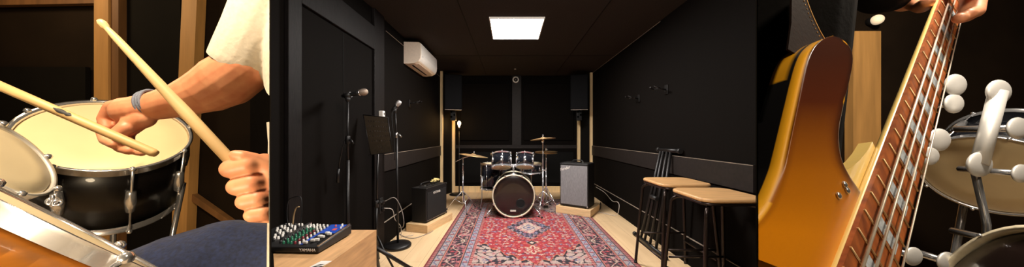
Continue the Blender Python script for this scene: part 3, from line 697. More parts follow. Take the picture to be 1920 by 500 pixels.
# folded keyboard stand leaning on the right wall
t = thing('keyboard_stand', 'folded black keyboard stand leaning on the right wall behind the stools', 'stand', (1.52,3.1,0))
a0 = V(1.50,3.44,.025); a1 = V(1.50,2.80,.025); b0 = V(1.645,3.17,1.045); b1 = V(1.645,2.80,1.05)
for p, q, nm in ((a0,a1,'base_bar'),(b0,b1,'top_bar')):
    B().tube([p,q], .02, 12).done(nm, M['black'], t)
    for e, o in ((p,V(0,.03,0)),(q,V(0,-.03,0))): B().tube([e-o*.3, e+o], .0245, 12).done('rubber_cap', M['blackp'], t)
for u0, u1 in ((.22,.10),(.36,.25),(.55,.45),(.75,.62)):
    B().tube([a0.lerp(a1,u0), b0.lerp(b1,u1)], .015, 10).done('leg', M['black'], t)
B().tube([a0.lerp(a1,.45).lerp(b0.lerp(b1,.4),.5)+V(-.03,.05,0), a0.lerp(a1,.45).lerp(b0.lerp(b1,.4),.5)+V(-.03,-.07,0)], .022, 12).done('pivot_knob', M['blackp'], t)
# ================================================================ floor lamp
c = P(854,364,5.9); c = V(P(861,0,5.86).x, 5.86, 0)
t = thing('floor_lamp', 'slim black floor lamp with a bare glowing bulb in the left back corner', 'lamp', tuple(c))
B().lathe([(1e-5,.0),(.165,.0),(.168,.012),(.15,.026),(.02,.034),(1e-5,.035)], c+V(-.03,0,0), (0,0,1), 40).done('base', M['black'], t)
zb = P(0,238,5.86).z
B().tube([c+V(0,0,.02), c+V(0,0,zb-.04)], .011, 10).done('pole', M['black'], t)
B().cyl(c+V(0,0,zb-.06), c+V(0,0,zb+.0), .022, 14).done('socket', M['black'], t)
B().lathe([(.012,0),(.016,.02),(.03,.055),(.034,.08),(.028,.105),(.012,.122),(1e-5,.126)], c+V(0,0,zb), (0,0,1), 20).done('bulb', emit('glowing_filament_bulb', (1,.62,.22,1), 30), t)
l = bpy.data.lights.new('bulb_glow', 'POINT'); l.energy = 5; l.color = (1,.55,.2); l.shadow_soft_size = .04
o = bpy.data.objects.new('bulb_glow', l); COL.objects.link(o); o.location = c+V(.0,-.06,zb+.07)
# ================================================================ microphones and stands
def mic(tail, head, label, headm, r=.024):
    tail = Vector(tail); head = Vector(head); a = (head-tail).normalized(); L = (head-tail).length
    t = thing('microphone', label, 'microphone', tuple(tail))
    B().lathe([(1e-5,0),(.010,.0),(.011,.01),(.017,L-.05),(.021,L-.03),(1e-5,L-.03)], tail, a, 20).done('handle', M['blackp'], t)
    B().lathe([(.020,L-.034),(.0245,L-.03),(.0245,L-.025),(.020,L-.022)], tail, a, 20).done('collar', M['steel'], t)
    b = B(); b.lathe([(r*.8,L-.028),(r,L-.008),(r*1.02,L+.006),(r*.92,L+.02),(r*.6,L+.031),(1e-5,L+.035)], tail, a, 24); b.done('grille_head', M[headm], t); return t
M['mesh1'] = mat('champagne_mesh', rgb(188,168,152), .45, metal=.6, bump=1, scale=500, vary=.3)
M['mesh2'] = mat('silver_mesh', rgb(214,210,208), .4, metal=.6, bump=1, scale=500, vary=.2)
mic(P(641,180,2.2), P(681,172.5,2.2), 'larger left microphone with a champagne grille pointing right above the music stand', 'mesh1', .026)
mic(P(734,209,3.11), P(747,193.5,3.11), 'smaller microphone with a round silver grille on the round-base stand', 'mesh2', .026)
# stand 1
X = P(652,0,2.2).x; t = thing('microphone_stand', 'dark microphone stand behind the wooden desk, in front of the black double door', 'microphone stand', (X,2.2,0))
B().lathe([(1e-5,0),(.125,0),(.127,.012),(.10,.024),(1e-5,.03)], (X+.0,2.2,0), (0,0,1), 36).done('base', M['black'], t)
B().tube([(X,2.2,.02),(X,2.2,P(0,300,2.2).z)], .0125, 12).done('lower_tube', M['black'], t)
B().tube([(X,2.2,P(0,305,2.2).z),(X,2.2,P(0,186,2.2).z)], .008, 10).done('upper_tube', M['black'], t)
b = B(); p = P(652,262,2.2); b.cyl(p-V(0,0,.03), p+V(0,0,.03), .017); b.tube([p, p+V(.03,-.01,-.0), p+V(.05,-.01,-.03)], .007, 8); b.done('height_clutch', M['black'], t)
b = B(); b.tube([P(652,190,2.2), P(652,182,2.2)], [.014,.02], 10); b.tube([P(646,180,2.2), P(658,177,2.2)], .022, 12); b.done('microphone_clip', M['blackp'], t)
b = B(); b.tube([P(651,255,2.2), P(642,275,2.2), P(634,318,2.2)], .004, 8); b.tube([P(634.5,316,2.2), P(633,342,2.2)], .010, 10); b.done('boom_arm', M['black'], t)
# stand 2
X = P(742,0,3.115).x; c = V(P(746,0,3.115).x,3.115,0)
t = thing('microphone_stand', 'black microphone stand with a heavy round base standing on the wood floor', 'microphone stand', (c.x,c.y,0))
B().lathe([(1e-5,0),(.138,0),(.14,.02),(.13,.034),(.05,.042),(1e-5,.045)], c, (0,0,1), 44).done('base', M['black'], t)
B().tube([(c.x,c.y,.03),(X+.01,c.y,P(0,255,3.115).z)], .0125, 12).done('lower_tube', M['black'], t)
B().tube([(X+.01,c.y,P(0,262,3.115).z),(X-.005,c.y,P(0,210,3.115).z)], .008, 10).done('upper_tube', M['black'], t)
p = P(743,253,3.115); b = B(); b.cyl(p-V(0,0,.03), p+V(0,0,.025), .017); b.tube([p, p+V(.03,-.01,.01), p+V(.06,-.01,-.02)], .008, 8); b.done('height_clutch', M['steel'], t)
b = B(); b.tube([P(741,212,3.115), P(740,202,3.115)], [.014,.02], 10); b.tube([P(737,207,3.115), P(742,200,3.115)], .023, 12); b.done('microphone_clip', M['blackp'], t)
B().tube(smooth_curve([P(739,206,3.08),P(735,214,3.07),P(736,240,3.07),P(739,262,3.09),P(740,300,3.09)],5), .005, 6).done('cable', M['cableb'], t)
# music stand
D = 2.62
t = thing('music_stand', 'black perforated music stand between the two microphone stands', 'music stand', (P(706,0,D).x, D, 0))
q = [P(681,215,D), P(727,220,D-.01), P(736,285,D-.06), P(695,290,D-.03)]
# desk with real holes
u = (q[1]-q[0]); v = (q[3]-q[0]); nn = u.cross(v).normalized()
def bil(a, b_): return (q[0]*(1-a)+q[1]*a)*(1-b_) + (q[3]*(1-a)+q[2]*a)*b_
b = B(); NU, NV = 27, 31; holes = set()
for j in list(range(4,22,4)):
    for i in range(3,25,3): holes.add((i+(j//4)%2,j))
for i in (11,14): holes.add((i,25)); holes.add((i,28))
vs = {}
for s in (0,1):
    for i in range(NU+1):
        for j in range(NV+1): vs[s,i,j] = b.bm.verts.new(bil(i/NU,j/NV)+nn*(s*.002))
for i in range(NU):
    for j in range(NV):
        if (i,j) in holes:
            for (a,c_) in (((i,j),(i+1,j)),((i+1,j),(i+1,j+1)),((i+1,j+1),(i,j+1)),((i,j+1),(i,j))): b.bm.faces.new((vs[0,*a],vs[0,*c_],vs[1,*c_],vs[1,*a]))
        else:
            for s in (0,1): b.bm.faces.new((vs[s,i,j],vs[s,i+1,j],vs[s,i+1,j+1],vs[s,i,j+1]))
for i in range(NU):
    for j in (0,NV): b.bm.faces.new((vs[0,i,j],vs[0,i+1,j],vs[1,i+1,j],vs[1,i,j]))
for j in range(NV):
    for i in (0,NU): b.bm.faces.new((vs[0,i,j],vs[0,i,j+1],vs[1,i,j+1],vs[1,i,j]))
b.done('desk', M['stand'], t)
B().prism([q[3],q[2],q[2]+nn*(.045 if nn.y<0 else -.045),q[3]+nn*(.045 if nn.y<0 else -.045)], v.normalized()*.003).done('ledge', M['black'], t)
b = B(); b.tube([q[0],q[1]], .004, 8); b.tube([q[0],q[3]], .004, 8); b.tube([q[1],q[2]], .004, 8); b.done('rim', M['black'], t)
X = P(706,0,D).x
p = P(711,264,D); b = B(); b.tube([p, P(716,262,D+.05), P(706,285,D+.03)], .012, 10); b.done('desk_bracket', M['black'], t)
B().tube([(X,D+.03,P(0,283,D).z),(X,D,.55)], .009, 10).done('upper_tube', M['black'], t)
B().tube([(X,D,.60),(X,D,.10)], .0125, 12).done('lower_tube', M['black'], t)
p = V(X,D,.58); b = B(); b.cyl(p-V(0,0,.03), p+V(0,0,.03), .019); b.tube([p,p+V(.05,-.01,.02)], .009, 8); b.done('height_clutch', M['blackp'], t)
for a in (-.25, 1.9, 3.9):
    e = V(X+.18*math.cos(a), D+.18*math.sin(a), .012)
    if e.x < LW+.035: e.x = LW+.035
    b = B(); b.tube([(X,D,.30), V(X,D,.22).lerp(e,.5)+V(0,0,.03), e], .009, 8); b.done('leg', M['black'], t); B().ball(e, .012, 10).done('rubber_foot', M['blackp'], t)
# low tripod leg of a short stand coming from behind the desk
t = thing('short_stand', 'thick black tube of a low stand slanting down to the floor beside the desk', 'stand', (P(740,0,2.2).x,2.2,0))
a = P(702,462,2.33); e = P(775,503,2.54); e.z = .016
B().tube([a,e], .016, 10).done('leg', M['black'], t); B().tube([e-(e-a).normalized()*.03, e+(e-a).normalized()*.02], .02, 10).done('rubber_foot', M['blackp'], t)
B().tube([a+V(0,0,-.02),V(a.x,a.y,.35)], .016, 10).done('pole', M['black'], t)
g = V(a.x-.06,a.y-.16,.014); B().tube([a,g], .014, 10).done('leg', M['black'], t); g = V(a.x-.05,a.y+.2,.014); B().tube([a,g], .014, 10).done('leg', M['black'], t)
# ================================================================ desk and mixer
DX = -.709; DY0, DY1 = .875, 1.531; DZ = .70
t = thing('desk', 'pale oak desk block with a mixing console on it', 'desk', (-.85,1.35,0))
b = B(); tri = [(DX,DY0,DZ-.04),(DX,DY1,DZ-.04),(LS*DY1+.004,DY1,DZ-.04)]; b.prism(tri, (0,0,.04)); b.done('top', M['desk'], t)
b = B(); b.prism([(DX,DY0,0),(DX,DY1,0),(DX-.03,DY1,0),(DX-.03,DY0+.04,0)], (0,0,DZ-.04)); b.done('side_panel', M['desk'], t)
b = B(); b.prism([(DX-.03,DY1-.03,0),(DX-.03,DY1,0),(LS*DY1+.03,DY1,0),(LS*DY1+.05,DY1-.03,0)], (0,0,DZ-.04)); b.done('back_panel', M['desk'], t)
# mixer, local frame: origin at the near right bottom corner, u towards the left, v away
O = V(-.806,1.213,DZ); uu = V(-1,.03,0).normalized(); vv = V(.02,1,0).normalized()
MW, MD = .36, .245; z0f, z1f = .030, .052
sl = (z1f-z0f)/MD
def T(u, v, z=0): return O + uu*u + vv*v + V(0,0,z0f+sl*v+z)
t = thing('mixing_console', 'black mixing console with coloured knobs and a blue panel on the oak desk', 'mixer', tuple(O))
b = B(); b.grid([[O+uu*.0+V(0,0,.006), O+vv*MD+V(0,0,.006), T(0,MD), T(0,0)], [O+uu*MW+V(0,0,.006), O+uu*MW+vv*MD+V(0,0,.006), T(MW,MD), T(MW,0)]], cap0=True, cap1=True, smooth=False)
cs = b.done('casing', M['blackp'], t); bv = cs.modifiers.new('b','BEVEL'); bv.width = .004; bv.segments = 2; bake(cs); cut(cs, CUT_ML)
for p in cs.data.polygons: p.use_smooth = False
def slab(name, m, u0, u1, v0, v1, z=.0008, h=.0012):
    b = B(); b.prism([T(u0,v0,z),T(u1,v0,z),T(u1,v1,z),T(u0,v1,z)], (0,0,h)); o = b.done(name, m, t); cut(o, CUT_ML); return o
slab('side_cheek', M['steel'], .004, .010, .006, MD-.006, .001, .005)
slab('blue_panel', M['blue'], .012, .085, .135, .235)
slab('blue_stripe', M['blue'], .085, .097, .02, .235)
slab('display', M['lred'], .035, .052, .165, .185, .002)
slab('ridge', M['steel'], .205, .217, .06, .243, .001, .008)
slab('fader_slot', M['seam'], .025, .029, .03, .11); slab('fader_slot', M['seam'], .055, .059, .03, .11)
def knob(u, v, r, h, m, cap=True):
    c = T(u, v)
    if c.x < LS*c.y + .012: return
    B().lathe([(r*1.15,0),(r,.003),(r*.85,h),(1e-5,h)], c, (0,0,1), 12).done('knob', m, t)
for i in range(9): knob(.104, .03+i*.023, .0042, .010, M['white'])
for i in range(9): knob(.124, .03+i*.023, .0045, .012, M['red'] if i < 6 else M['white'])
for j in range(4):
    for i in range(9): knob(.142+j*.0165, .03+i*.023+(j%2)*.004, .0045, .012, [M['green'], M['green'], M['green'], M['black']][j] if i < 7 else M['white'])
for j in range(6):
    for i in range(8): knob(.236+j*.017, .05+i*.024, .0048, .012, M['white'] if (i+j)%3 else M['black'])
for u_, v_ in ((.080,.03),(.045,.055),(.060,.05),(.042,.085),(.055,.09),(.030,.115),(.045,.125)):
    b = B(); c = T(u_,v_,.001); R3 = Matrix((uu,vv,V(0,0,1))).transposed(); bb = V(.010,.0055,.010)
    b.box(c-V(bb.x,bb.y,0), c+V(bb.x,bb.y,.012), bev=.003); b.done('fader_cap', M['white'], t)
knob(.03,.215,.005,.014,M['white']); knob(.06,.21,.004,.010,M['lred']); knob(.022,.19,.004,.010,M['white'])
text('lettering', 'YAMAHA', .017, O+uu*.045+V(0,-.0045,.019), (1,-.03,0), (0,0,1), M['white'], t, .0006)
# jack plug and cable standing up at the back of the mixer
c = P(548,412,1.42); t2 = thing('cable_loop', 'black audio cable with a bright jack plug behind the mixing console', 'cable', tuple(c))
B().tube(smooth_curve([P(540,424,1.42),P(538,400,1.43),P(541,376,1.44),P(552,369,1.44),P(564,370,1.44),P(566,390,1.43),P(564,424,1.42)],6), .0022, 8).done('cord', M['cableb'], t2)
B().tube(smooth_curve([P(549,420,1.40),P(551,402,1.40),P(555,390,1.40),P(561,387,1.40)],5), [.0035]*10+[.0028]*6, 8).done('jack_plug', M['brass'], t2)
# sticker on the desk edge
t = B(); 
for a_,m_ in (((.0,.03),'white'),): pass
t = thing('paper_tag', 'small black and white paper tag lying on the oak desk edge', 'tag', (DX-.05,1.0,DZ))
a = P(600,484,.5*FX/(484-VY)); a = V(a.x,1.165-.0,DZ)
def tg(x0,x1,y0,y1,m,n,h): B().prism([(x0,y0,DZ),(x1,y0,DZ),(x1+.012,y1,DZ),(x0+.012,y1,DZ)], (0,0,h)).done(n, M[m], t)
tg(-.765,-.722,1.085,1.150,'white','paper',.0006)
tg(-.758,-.742,1.090,1.106,'ink','print',.0009); tg(-.738,-.724,1.088,1.104,'ink','print',.0009); tg(-.748,-.730,1.110,1.120,'ink','print',.0009)
# ================================================================ cables
def fl(px, py, z=.006): d = (EYE-z)*FX/(py-VY); v_ = P(px,py,d); v_.z = z; return v_
def cable(name, pts, r, m, label): tag(B().tube(smooth_curve(pts, 8), r, 8).done(name, M[m]), label, 'cable')
so = V(LW+.075,3.0,P(0,377,3).z)
cable('power_cable', [so, so+V(.10,.02,.03), so+V(.16,.06,-.12), so+V(.15,.12,-.30), fl(741,426), fl(752,440,.006), fl(775,446,.006), fl(800,437)+V(.02,0,0), fl(812,432)], .004, 'cable', 'grey power cable hanging from the socket and curling over the floor')
cable('power_cable', [so+V(-.005,0,-.07), so+V(.06,.05,-.10), so+V(.07,.1,-.22), V(-1.25,3.3,.16), V(-1.27,3.38,.008), V(-1.22,3.43,.008), V(-1.16,3.46,.008)], .0035, 'cablew', 'white cable running along the floor to the left plinth')
cable('power_cable', [V(RW-.03,5.5,.22), V(RW-.03,5.0,.215), V(RW-.04,4.6,.16), V(RW-.05,4.35,.20), V(RW-.08,4.2,.17), V(RW-.10,4.25,.03), V(RW-.2,4.4,.007), V(RW-.3,4.55,.007)], .0045, 'cablew', 'white cable looping against the right base board behind the silver amplifier')
cable('power_cable', [V(1.12,4.45,.2), V(1.25,4.6,.08), V(1.30,4.7,.008), V(1.42,4.6,.008), V(1.5,4.75,.10), V(1.52,4.9,.007)], .006, 'cableb', 'black cable bunched on the floor beside the silver amplifier')
# ================================================================ left bay: drummer
def cap(*a): return [(P(x,y,z), r/FX*z) for x, y, z, r in a]
pt = thing('person', 'seated drummer in a cream t-shirt and blue jeans, holding two drumsticks', 'person', (-.35,.6,.0))
# --- body: right arm with its hand, left hand with its forearm, neck of the torso inside the shirt
RH = []   # right hand, around the lower stick
RH.append(cap((486,50,.60,40),(460,128,.58,43),(425,152,.575,46),(395,168,.57,41),(345,186,.56,32),(300,197,.555,27),(283,201,.555,24)))
RH.append(cap((283,201,.553,24),(262,205,.55,26),(242,208,.55,25)))
RH.append(cap((262,200,.55,20),(232,200,.55,17)))
RH.append(cap((268,222,.545,18),(248,232,.54,16),(236,240,.53,13),(222,249,.524,11.5)))            # thumb, lying on the stick
RH.append(cap((238,198,.55,15),(212,200,.55,12),(196,222,.548,9.5),(199,238,.545,8.5)))            # index
RH.append(cap((245,212,.552,15),(213,214,.56,12),(192,240,.555,9.5),(199,262,.535,9),(214,270,.525,8.5)))   # middle
RH.append(cap((250,225,.555,14),(222,235,.565,11),(208,262,.556,9),(226,277,.535,8.5),(242,282,.53,8)))     # ring
RH.append(cap((256,235,.557,12),(240,250,.565,9),(240,272,.555,8),(256,284,.54,7),(266,286,.536,6.5)))       # little
LH = []
LH.append(cap((600,430,.46,34),(540,385,.45,34),(512,360,.44,36)))
LH.append(cap((512,320,.435,26),(508,350,.437,30),(510,385,.437,25)))
for (kx,ky,px,py,r) in ((496,306,434,316,19),(500,341,446,349,18.5),(506,372,461,377,17),(512,400,474,402,15)):
    LH.append(cap((kx,ky,.43,r),((kx+px)/2,(ky+py)/2-2,.41,r*.97),(px,py,.405,r*.93)))
    LH.append(cap((px,py,.405,r*.93),(px+14,py+2,.435,r*.85),(px+46,py+4,.44,r*.8)))
LH.append(cap((510,318,.43,19),(478,299,.415,12.5),(455,292,.405,10.5),(441,290,.402,9.5)))        # thumb
torso = cap((590,-40,.66,50),(650,260,.68,60)) 
organic(RH+LH+[torso, cap((600,430,.46,30),(650,300,.64,40),(650,200,.68,40))], 'body', M['skin'], pt, .0016, 7, CUT_L)
SH = [cap((545,-60,.62,62),(525,10,.61,66),(494,66,.60,60),(464,116,.59,55)), cap((600,0,.66,90),(627,260,.62,96),(627,520,.60,98)), cap((548,452,.58,30),(565,520,.58,50))]
def sleeve():
    o = organic(SH, 'shirt', M['shirt'], pt, .003, 10)
    # the sleeve ends in a clean hem
    a = P(412,96,.59); b_ = P(502,158,.585); nrm = (b_-a).normalized().cross(V(0,1,0)).normalized()
    if nrm.z > 0: nrm = -nrm
    bm = bmesh.new(); bm.from_mesh(o.data); inv = world(o).inverted()
    geo = [v for v in bm.verts if (world(o)@v.co).z > P(0,230,.58).z]
    gs = set(geo); es = [e for e in bm.edges if all(v in gs for v in e.verts)]; fs = [f for f in bm.faces if all(v in gs for v in f.verts)]
    bmesh.ops.bisect_plane(bm, geom=geo+es+fs, plane_co=inv@a, plane_no=nrm, clear_outer=True)
    bm.to_mesh(o.data); bm.free(); cut(o, CUT_L)
    for p in o.data.polygons: p.use_smooth = True
sleeve()
organic([cap((215,545,.55,60),(330,512,.57,72),(420,494,.60,80),(520,520,.63,96)), cap((215,545,.55,60),(230,700,.58,52))], 'jeans', M['jeans'], pt, .004, 6, CUT_L)
w0 = P(278,198,.5545); ax = (P(300,197,.555)-P(262,205,.55)).normalized()
wr = thing('bracelet', 'grey-blue cord bracelet around the right wrist of the drummer', 'bracelet', tuple(w0))
for i, o_ in enumerate((-.004,.001,.006)):
    B().torus(w0+ax*(o_+.006), .0262+.0006*i, .0026, ax, 40, 8).done('cord', M['cord'], wr)
# --- sticks
def stick(a, b_, r0, r1, label, m, tip):
    t = thing('drumstick', label, 'drumstick', tuple(a)); d = b_-a; L = d.length
    if tip:
        B().lathe([(1e-5,0),(r0*.8,.0012),(r0*1.15,.005),(r0*1.1,.010),(r0*.75,.0135),(r0*.78,.015)], a, d, 20).done('bead', M[m], t)
        B().lathe([(r0*.78,.0148),(r0*1.05,.03),((r0+r1)/2,.09),(r1,.16),(r1,L-.004),(r1*.9,L-.001),(1e-5,L)], a, d, 24).done('shaft', M[m], t)
    else: B().lathe([(1e-5,0),(r0,.0),(r0,L*.3),(r1,L*.8),(r1*.98,L-.006),(r1*.8,L-.001),(1e-5,L)], a, d, 24).done('shaft', M[m], t)
    return t
stick(P(186,37,.40), P(466,337,.438), .0040, .0076, 'pale drumstick raised upright in the fist at the right of the drummer', 'stick', True)
a, b_ = P(-25,150,.45), P(294,289,.515)
t = stick(a, b_, .0068, .0072, 'darker drumstick with black marks held low over the tom by the far hand', 'stick2', False)
d = (b_-a).normalized()
u_, w_, _ = basis(d)
vw = (-(a+b_)/2 + V(0,0,EYE)).normalized(); f_ = (vw-d*vw.dot(d)).normalized(); g_ = d.cross(f_)
for s0_, ln, wd in ((.415,.020,.0038),(.455,.010,.0034),(.435,.008,.002)):
    c = a.lerp(b_, s0_); b = B(); rings = []
    for i in range(9):
        q = i/8; hw = wd*math.sin(PI*max(.04,min(.96,q)))/.0071
        rings.append([c + d*(q-.5)*ln + (f_*math.cos(an)+g_*math.sin(an))*.00745 for an in [(-1+2*j/6)*hw*.9-.25 for j in range(7)]])
    b.grid(rings, close=False); b.done('burnt_mark', M['ink'], t)
# --- drums
def baydrum(e, R, L, name, label, shell, kw, up=True, z=0, thick=.022):
    c, n = circle(*e, R, up)
    t = thing(name, label, 'drum', (c.x, c.y, 0)); drum(t, c, n, R, L, shell, **kw); return t, c, n
t, c, n = baydrum((187,258,166,63,0), .142, .24, 'tom_drum', 'black tom drum with a cream head under the hand of the drummer', 'shellb', dict(nl=8, ph=.2, hh=.02, lugr=.009, low='head'))
e = c-n*.24
for j in range(3):
    a_ = j*2.09+.4; r = V(math.cos(a_), math.sin(a_), 0)
    B().tube([c-n*.15+ (r-n*r.dot(n)).normalized()*.152, e+r*.13-V(0,0,.2), V(e.x,e.y,.02)+r*.16], .007, 8).done('leg', M['chrome'], t)
t, c, n = baydrum((2,296,104,47,31), .082, .07, 'small_tom', 'small bright drum at the left edge with a white head and chrome hoop', 'steel', dict(nl=6, ph=1.0, hh=.013, hoopm='satin', head='headw', lugr=.006, hoopw=.003))
B().tube([c-n*.06, c-n*.12-V(0,0,.1), V(c.x-.05,c.y+.05,.05)], .009, 8).done('stand_pole', M['chrome'], t)
wp = P(98,377,c.y-.04)
b = B(); b.torus(wp, .006, .0022, (1,-.6,.2), 16, 6); b.torus(wp+V(.009,0,-.003), .005, .002, (1,-.6,.2), 16, 6); b.cyl(wp-V(0,0,.010), wp+V(0,0,.012), .003, 8); b.done('wing_nut', M['chrome'], t)
t, c, n = baydrum((24,388,320,13,25.5), .135, .13, 'rack_tom', 'amber drum with a wide chrome rim in the lower left foreground', 'amber', dict(nl=6, ph=1.35, hh=.014, hoopm='chrome', head='headw', lugr=.007, hoopw=.004))
B().tube([c-n*.1, V(c.x,c.y,.4), V(c.x,c.y,.02)], .012, 8).done('stand_pole', M['chrome'], t)

# ================================================================ right bay: bass player
NB = V(.376,-.898,.228).normalized(); DV = V(1.728,1,1.093).normalized(); DF = V(.518,0,-.855).normalized()
def Q(px, py, off=0):
    g = -(1.65*(px-1889)-(py+336)); z = 1/(.0022*g); return P(px, py, z) - NB*off
g_ = thing('bass_guitar', 'sunburst electric bass guitar with worn edges held by the person in black', 'guitar', tuple(Q(1600,480)))
st = [(1576,61,1577,61),(1556,68,1594,67),(1538,84,1611,82),(1527,108,1618,105),(1518,145,1613,145),(1509,190,1603,192),(1499,240,1595,243),(1489,290,1600,290),(1481,322,1616,326),(1462,372,1650,380),(1444,402,1650,420),(1420,428,1650,460),(1395,446,1650,510),(1370,460,1650,570)]
Ls = smooth_curve([V(a,b_,0) for a,b_,_,_ in st], 9); Rs = smooth_curve([V(a,b_,0) for _,_,a,b_ in st], 9)
TH = .042; OFF = .010
cols = [(-1,TH,0),(-1,TH*.8,0),(-1,TH*.55,0),(-1,TH*.40,0),(-1,.0135,0),(-1,.0125,0),(-1,.010,0),(-1,.006,.0015),(-1,.003,.004),(-1,.001,.008)] + [(s/30,0,0) for s in range(-27,28)] + [(1,.001,.005),(1,.003,.003),(1,.006,.001),(1,.010,0),(1,TH*.5,0),(1,TH,0)]
bm = bmesh.new(); lay = bm.verts.layers.float_color.new('paint'); rows = []
def mixc(a, b_, t): t = max(0, min(1, t)); return [x*(1-t)+y*t for x, y in zip(a, b_)]
cY, cO, cB, cD, cK = [rgb(*c_)[:3] for c_ in ((240,170,24),(226,138,12),(96,38,6),(24,8,3),(10,8,10))]
N_ = len(Ls)
for i, (l, r) in enumerate(zip(Ls, Rs)):
    ql = Q(l.x, l.y, OFF); qr = Q(r.x, r.y, OFF); ax_ = (qr-ql); wd = max(ax_.length, 1e-5); ax_ = ax_/wd; row = []
    for s, off, ins in cols:
        if abs(s) == 1: p = (ql+ax_*min(ins,wd*.4) if s < 0 else qr-ax_*min(ins,wd*.4)) - NB*off
        else: p = ql.lerp(qr, .5+.5*s)
        v = bm.verts.new(p); row.append(v)
        dl = (p-ql).dot(ax_); dr = (qr-p).dot(ax_); tl = i/N_
        nz = noise.noise(p*60)*.5+.5
        glow = max(0, (tl-.2)/.62); base = mixc(mixc(cD, cB, .35+glow*1.3), cO, max(0,min(1,(glow-.28)*1.35))*min(1, dr/.05+.15)*min(1, dl/.03+.2))
        base = mixc(cD, base, min(1, dr/.028)+(.0)); base = mixc(mixc(cB,cO,glow*.8), base, dl/.012)
        if s == -1 and off > .013: col_ = cK
        elif (s == -1 and off <= .013 and dl < .0075) or (dl < .003): col_ = cY
        elif s == 1 and off > .002: col_ = mixc(cB, cY, .55)
        else: col_ = base
        if s == -1 and off > .011 and 0 < tl < .28 and off > TH*.45: col_ = cY
        if tl > .70 and s == -1: col_ = cY
        if tl < .42 and 0 < dr < .012 and nz > .68: col_ = cY
        v[lay] = (*col_, 1)
    rows.append(row)
for a_, b_ in zip(rows, rows[1:]):
    for j in range(len(cols)-1):
        f = bm.faces.new((a_[j], a_[j+1], b_[j+1], b_[j])); f.smooth = True
    f = bm.faces.new((a_[0], b_[0], b_[-1], a_[-1]))
bmesh.ops.remove_doubles(bm, verts=bm.verts, dist=1e-6); bmesh.ops.recalc_face_normals(bm, faces=bm.faces)
me = bpy.data.meshes.new('body'); bm.to_mesh(me); bm.free(); me.materials.append(attr_mat('sunburst_lacquer', .34, coat=.3))
bo = bpy.data.objects.new('body', me); COL.objects.link(bo); bo.parent = g_; me.transform(world(g_).inverted()); cut(bo, CUT_R)
# neck
def lx(y): return 1765-.37*y
def rx(y): return 1808-.248*y
def nk(u, y, off=0):
    """u across the fingerboard along a fret that starts on the left edge at height y"""
    x0 = lx(y); t = 0; # fret (1,1.65): x0+t, y+1.65t meets the right edge
    t = (1808-.248*y-x0)/(1+.248*1.65)
    return Q(x0+t*u, y+1.65*t*u, off)
y0n, y1n = -70, 520
ys = [y0n+(y1n-y0n)*i/40 for i in range(41)]
b = B(); b.grid([[nk(0,y), nk(1,y), nk(1,y,.005), nk(0,y,.005)] for y in ys], cap0=True, cap1=True, smooth=False); b.done('fingerboard', M['rosew'], g_)
b = B(); sec = [(0,.0052),(1,.0052),(.99,.012),(.85,.021),(.5,.026),(.15,.021),(.01,.013)]
b.grid([[nk(u,y,o) for u,o in sec] for y in ys], cap0=True, cap1=True); b.done('neck', M['maple'], g_)
b = B(); b.prism([Q(1660,262,.014),Q(1650,281,.014),Q(1638,297,.014),Q(1622,311,.014),Q(1606,320,.014),Q(1600,345,.014),Q(1590,420,.014),Q(1570,500,.014),Q(1600,500,.014),Q(1660,330,.014),Q(1672,285,.014)], -NB*.016); b.done('heel', M['maple'], g_)
# frets, spaced from the photograph, inlays between
fy = [-150]; 
yy = 500.0; fr = []
while yy > -66:
    g0 = 27.5; fr.append(yy); yy -= g0*( ( -(1.65*(lx(yy)-1889)-(yy+336)) )/960.)**.9
for y in fr: B().tube([nk(-.005,y,-.0006), nk(.5,y,-.0012), nk(1.005,y,-.0006)], .0013, 8).done('fret', M['brass'], g_)
for i, y in enumerate(fr[:-1]):
    if i % 2 == 1:
        ym = (y+fr[i+1])/2; dy = (y-fr[i+1])*.27
        b = B(); b.grid([[nk(.36,ym-dy,-.0003), nk(.36,ym+dy,-.0003)], [nk(.88,ym-dy,-.0003), nk(.88,ym+dy,-.0003)]], close=False, smooth=False); o_ = b.done('inlay', M['pearl'], g_)
for u0, r in ((.20,.0018),(.44,.0015),(.68,.0013),(.94,.0011)):
    B().tube([nk(u0, y, -.006) for y in (y0n, 180, y1n)], r, 10).done('string', M['string'], g_)
for x, y in ((1601,345),(1606,356),(1590,366)): B().lathe([(1e-5,.003),(.004,.002),(.0052,0),(1e-5,0)], Q(x,y,.009), NB, 14).done('screw', M['chrome'], g_)
# strap
t = thing('guitar_strap', 'dark brown leather strap with a stitched edge behind the guitar horn', 'strap', tuple(Q(1580,60,.03)))
sq = [(1530,-40),(1551,-40),(1566,0),(1584,38),(1604,72),(1619,100),(1618,114),(1600,108),(1560,92),(1528,72),(1532,20)]
b = B(); b.prism([Q(x,y,.034) for x,y in sq], -NB*.003); b.done('band', M['leather'], t)
ed = smooth_curve([Q(x,y,.0335) for x,y in sq[1:7]], 10)
B().tube(ed, .0009, 6).done('edge', M['stitch'], t)
ins = smooth_curve([Q(x-5,y+2,.0335) for x,y in sq[1:7]], 10)
for i in range(0, len(ins)-1, 2): B().tube([ins[i], ins[i].lerp(ins[i+1], .7)], .0006, 5).done('stitch', M['stitch'], t)
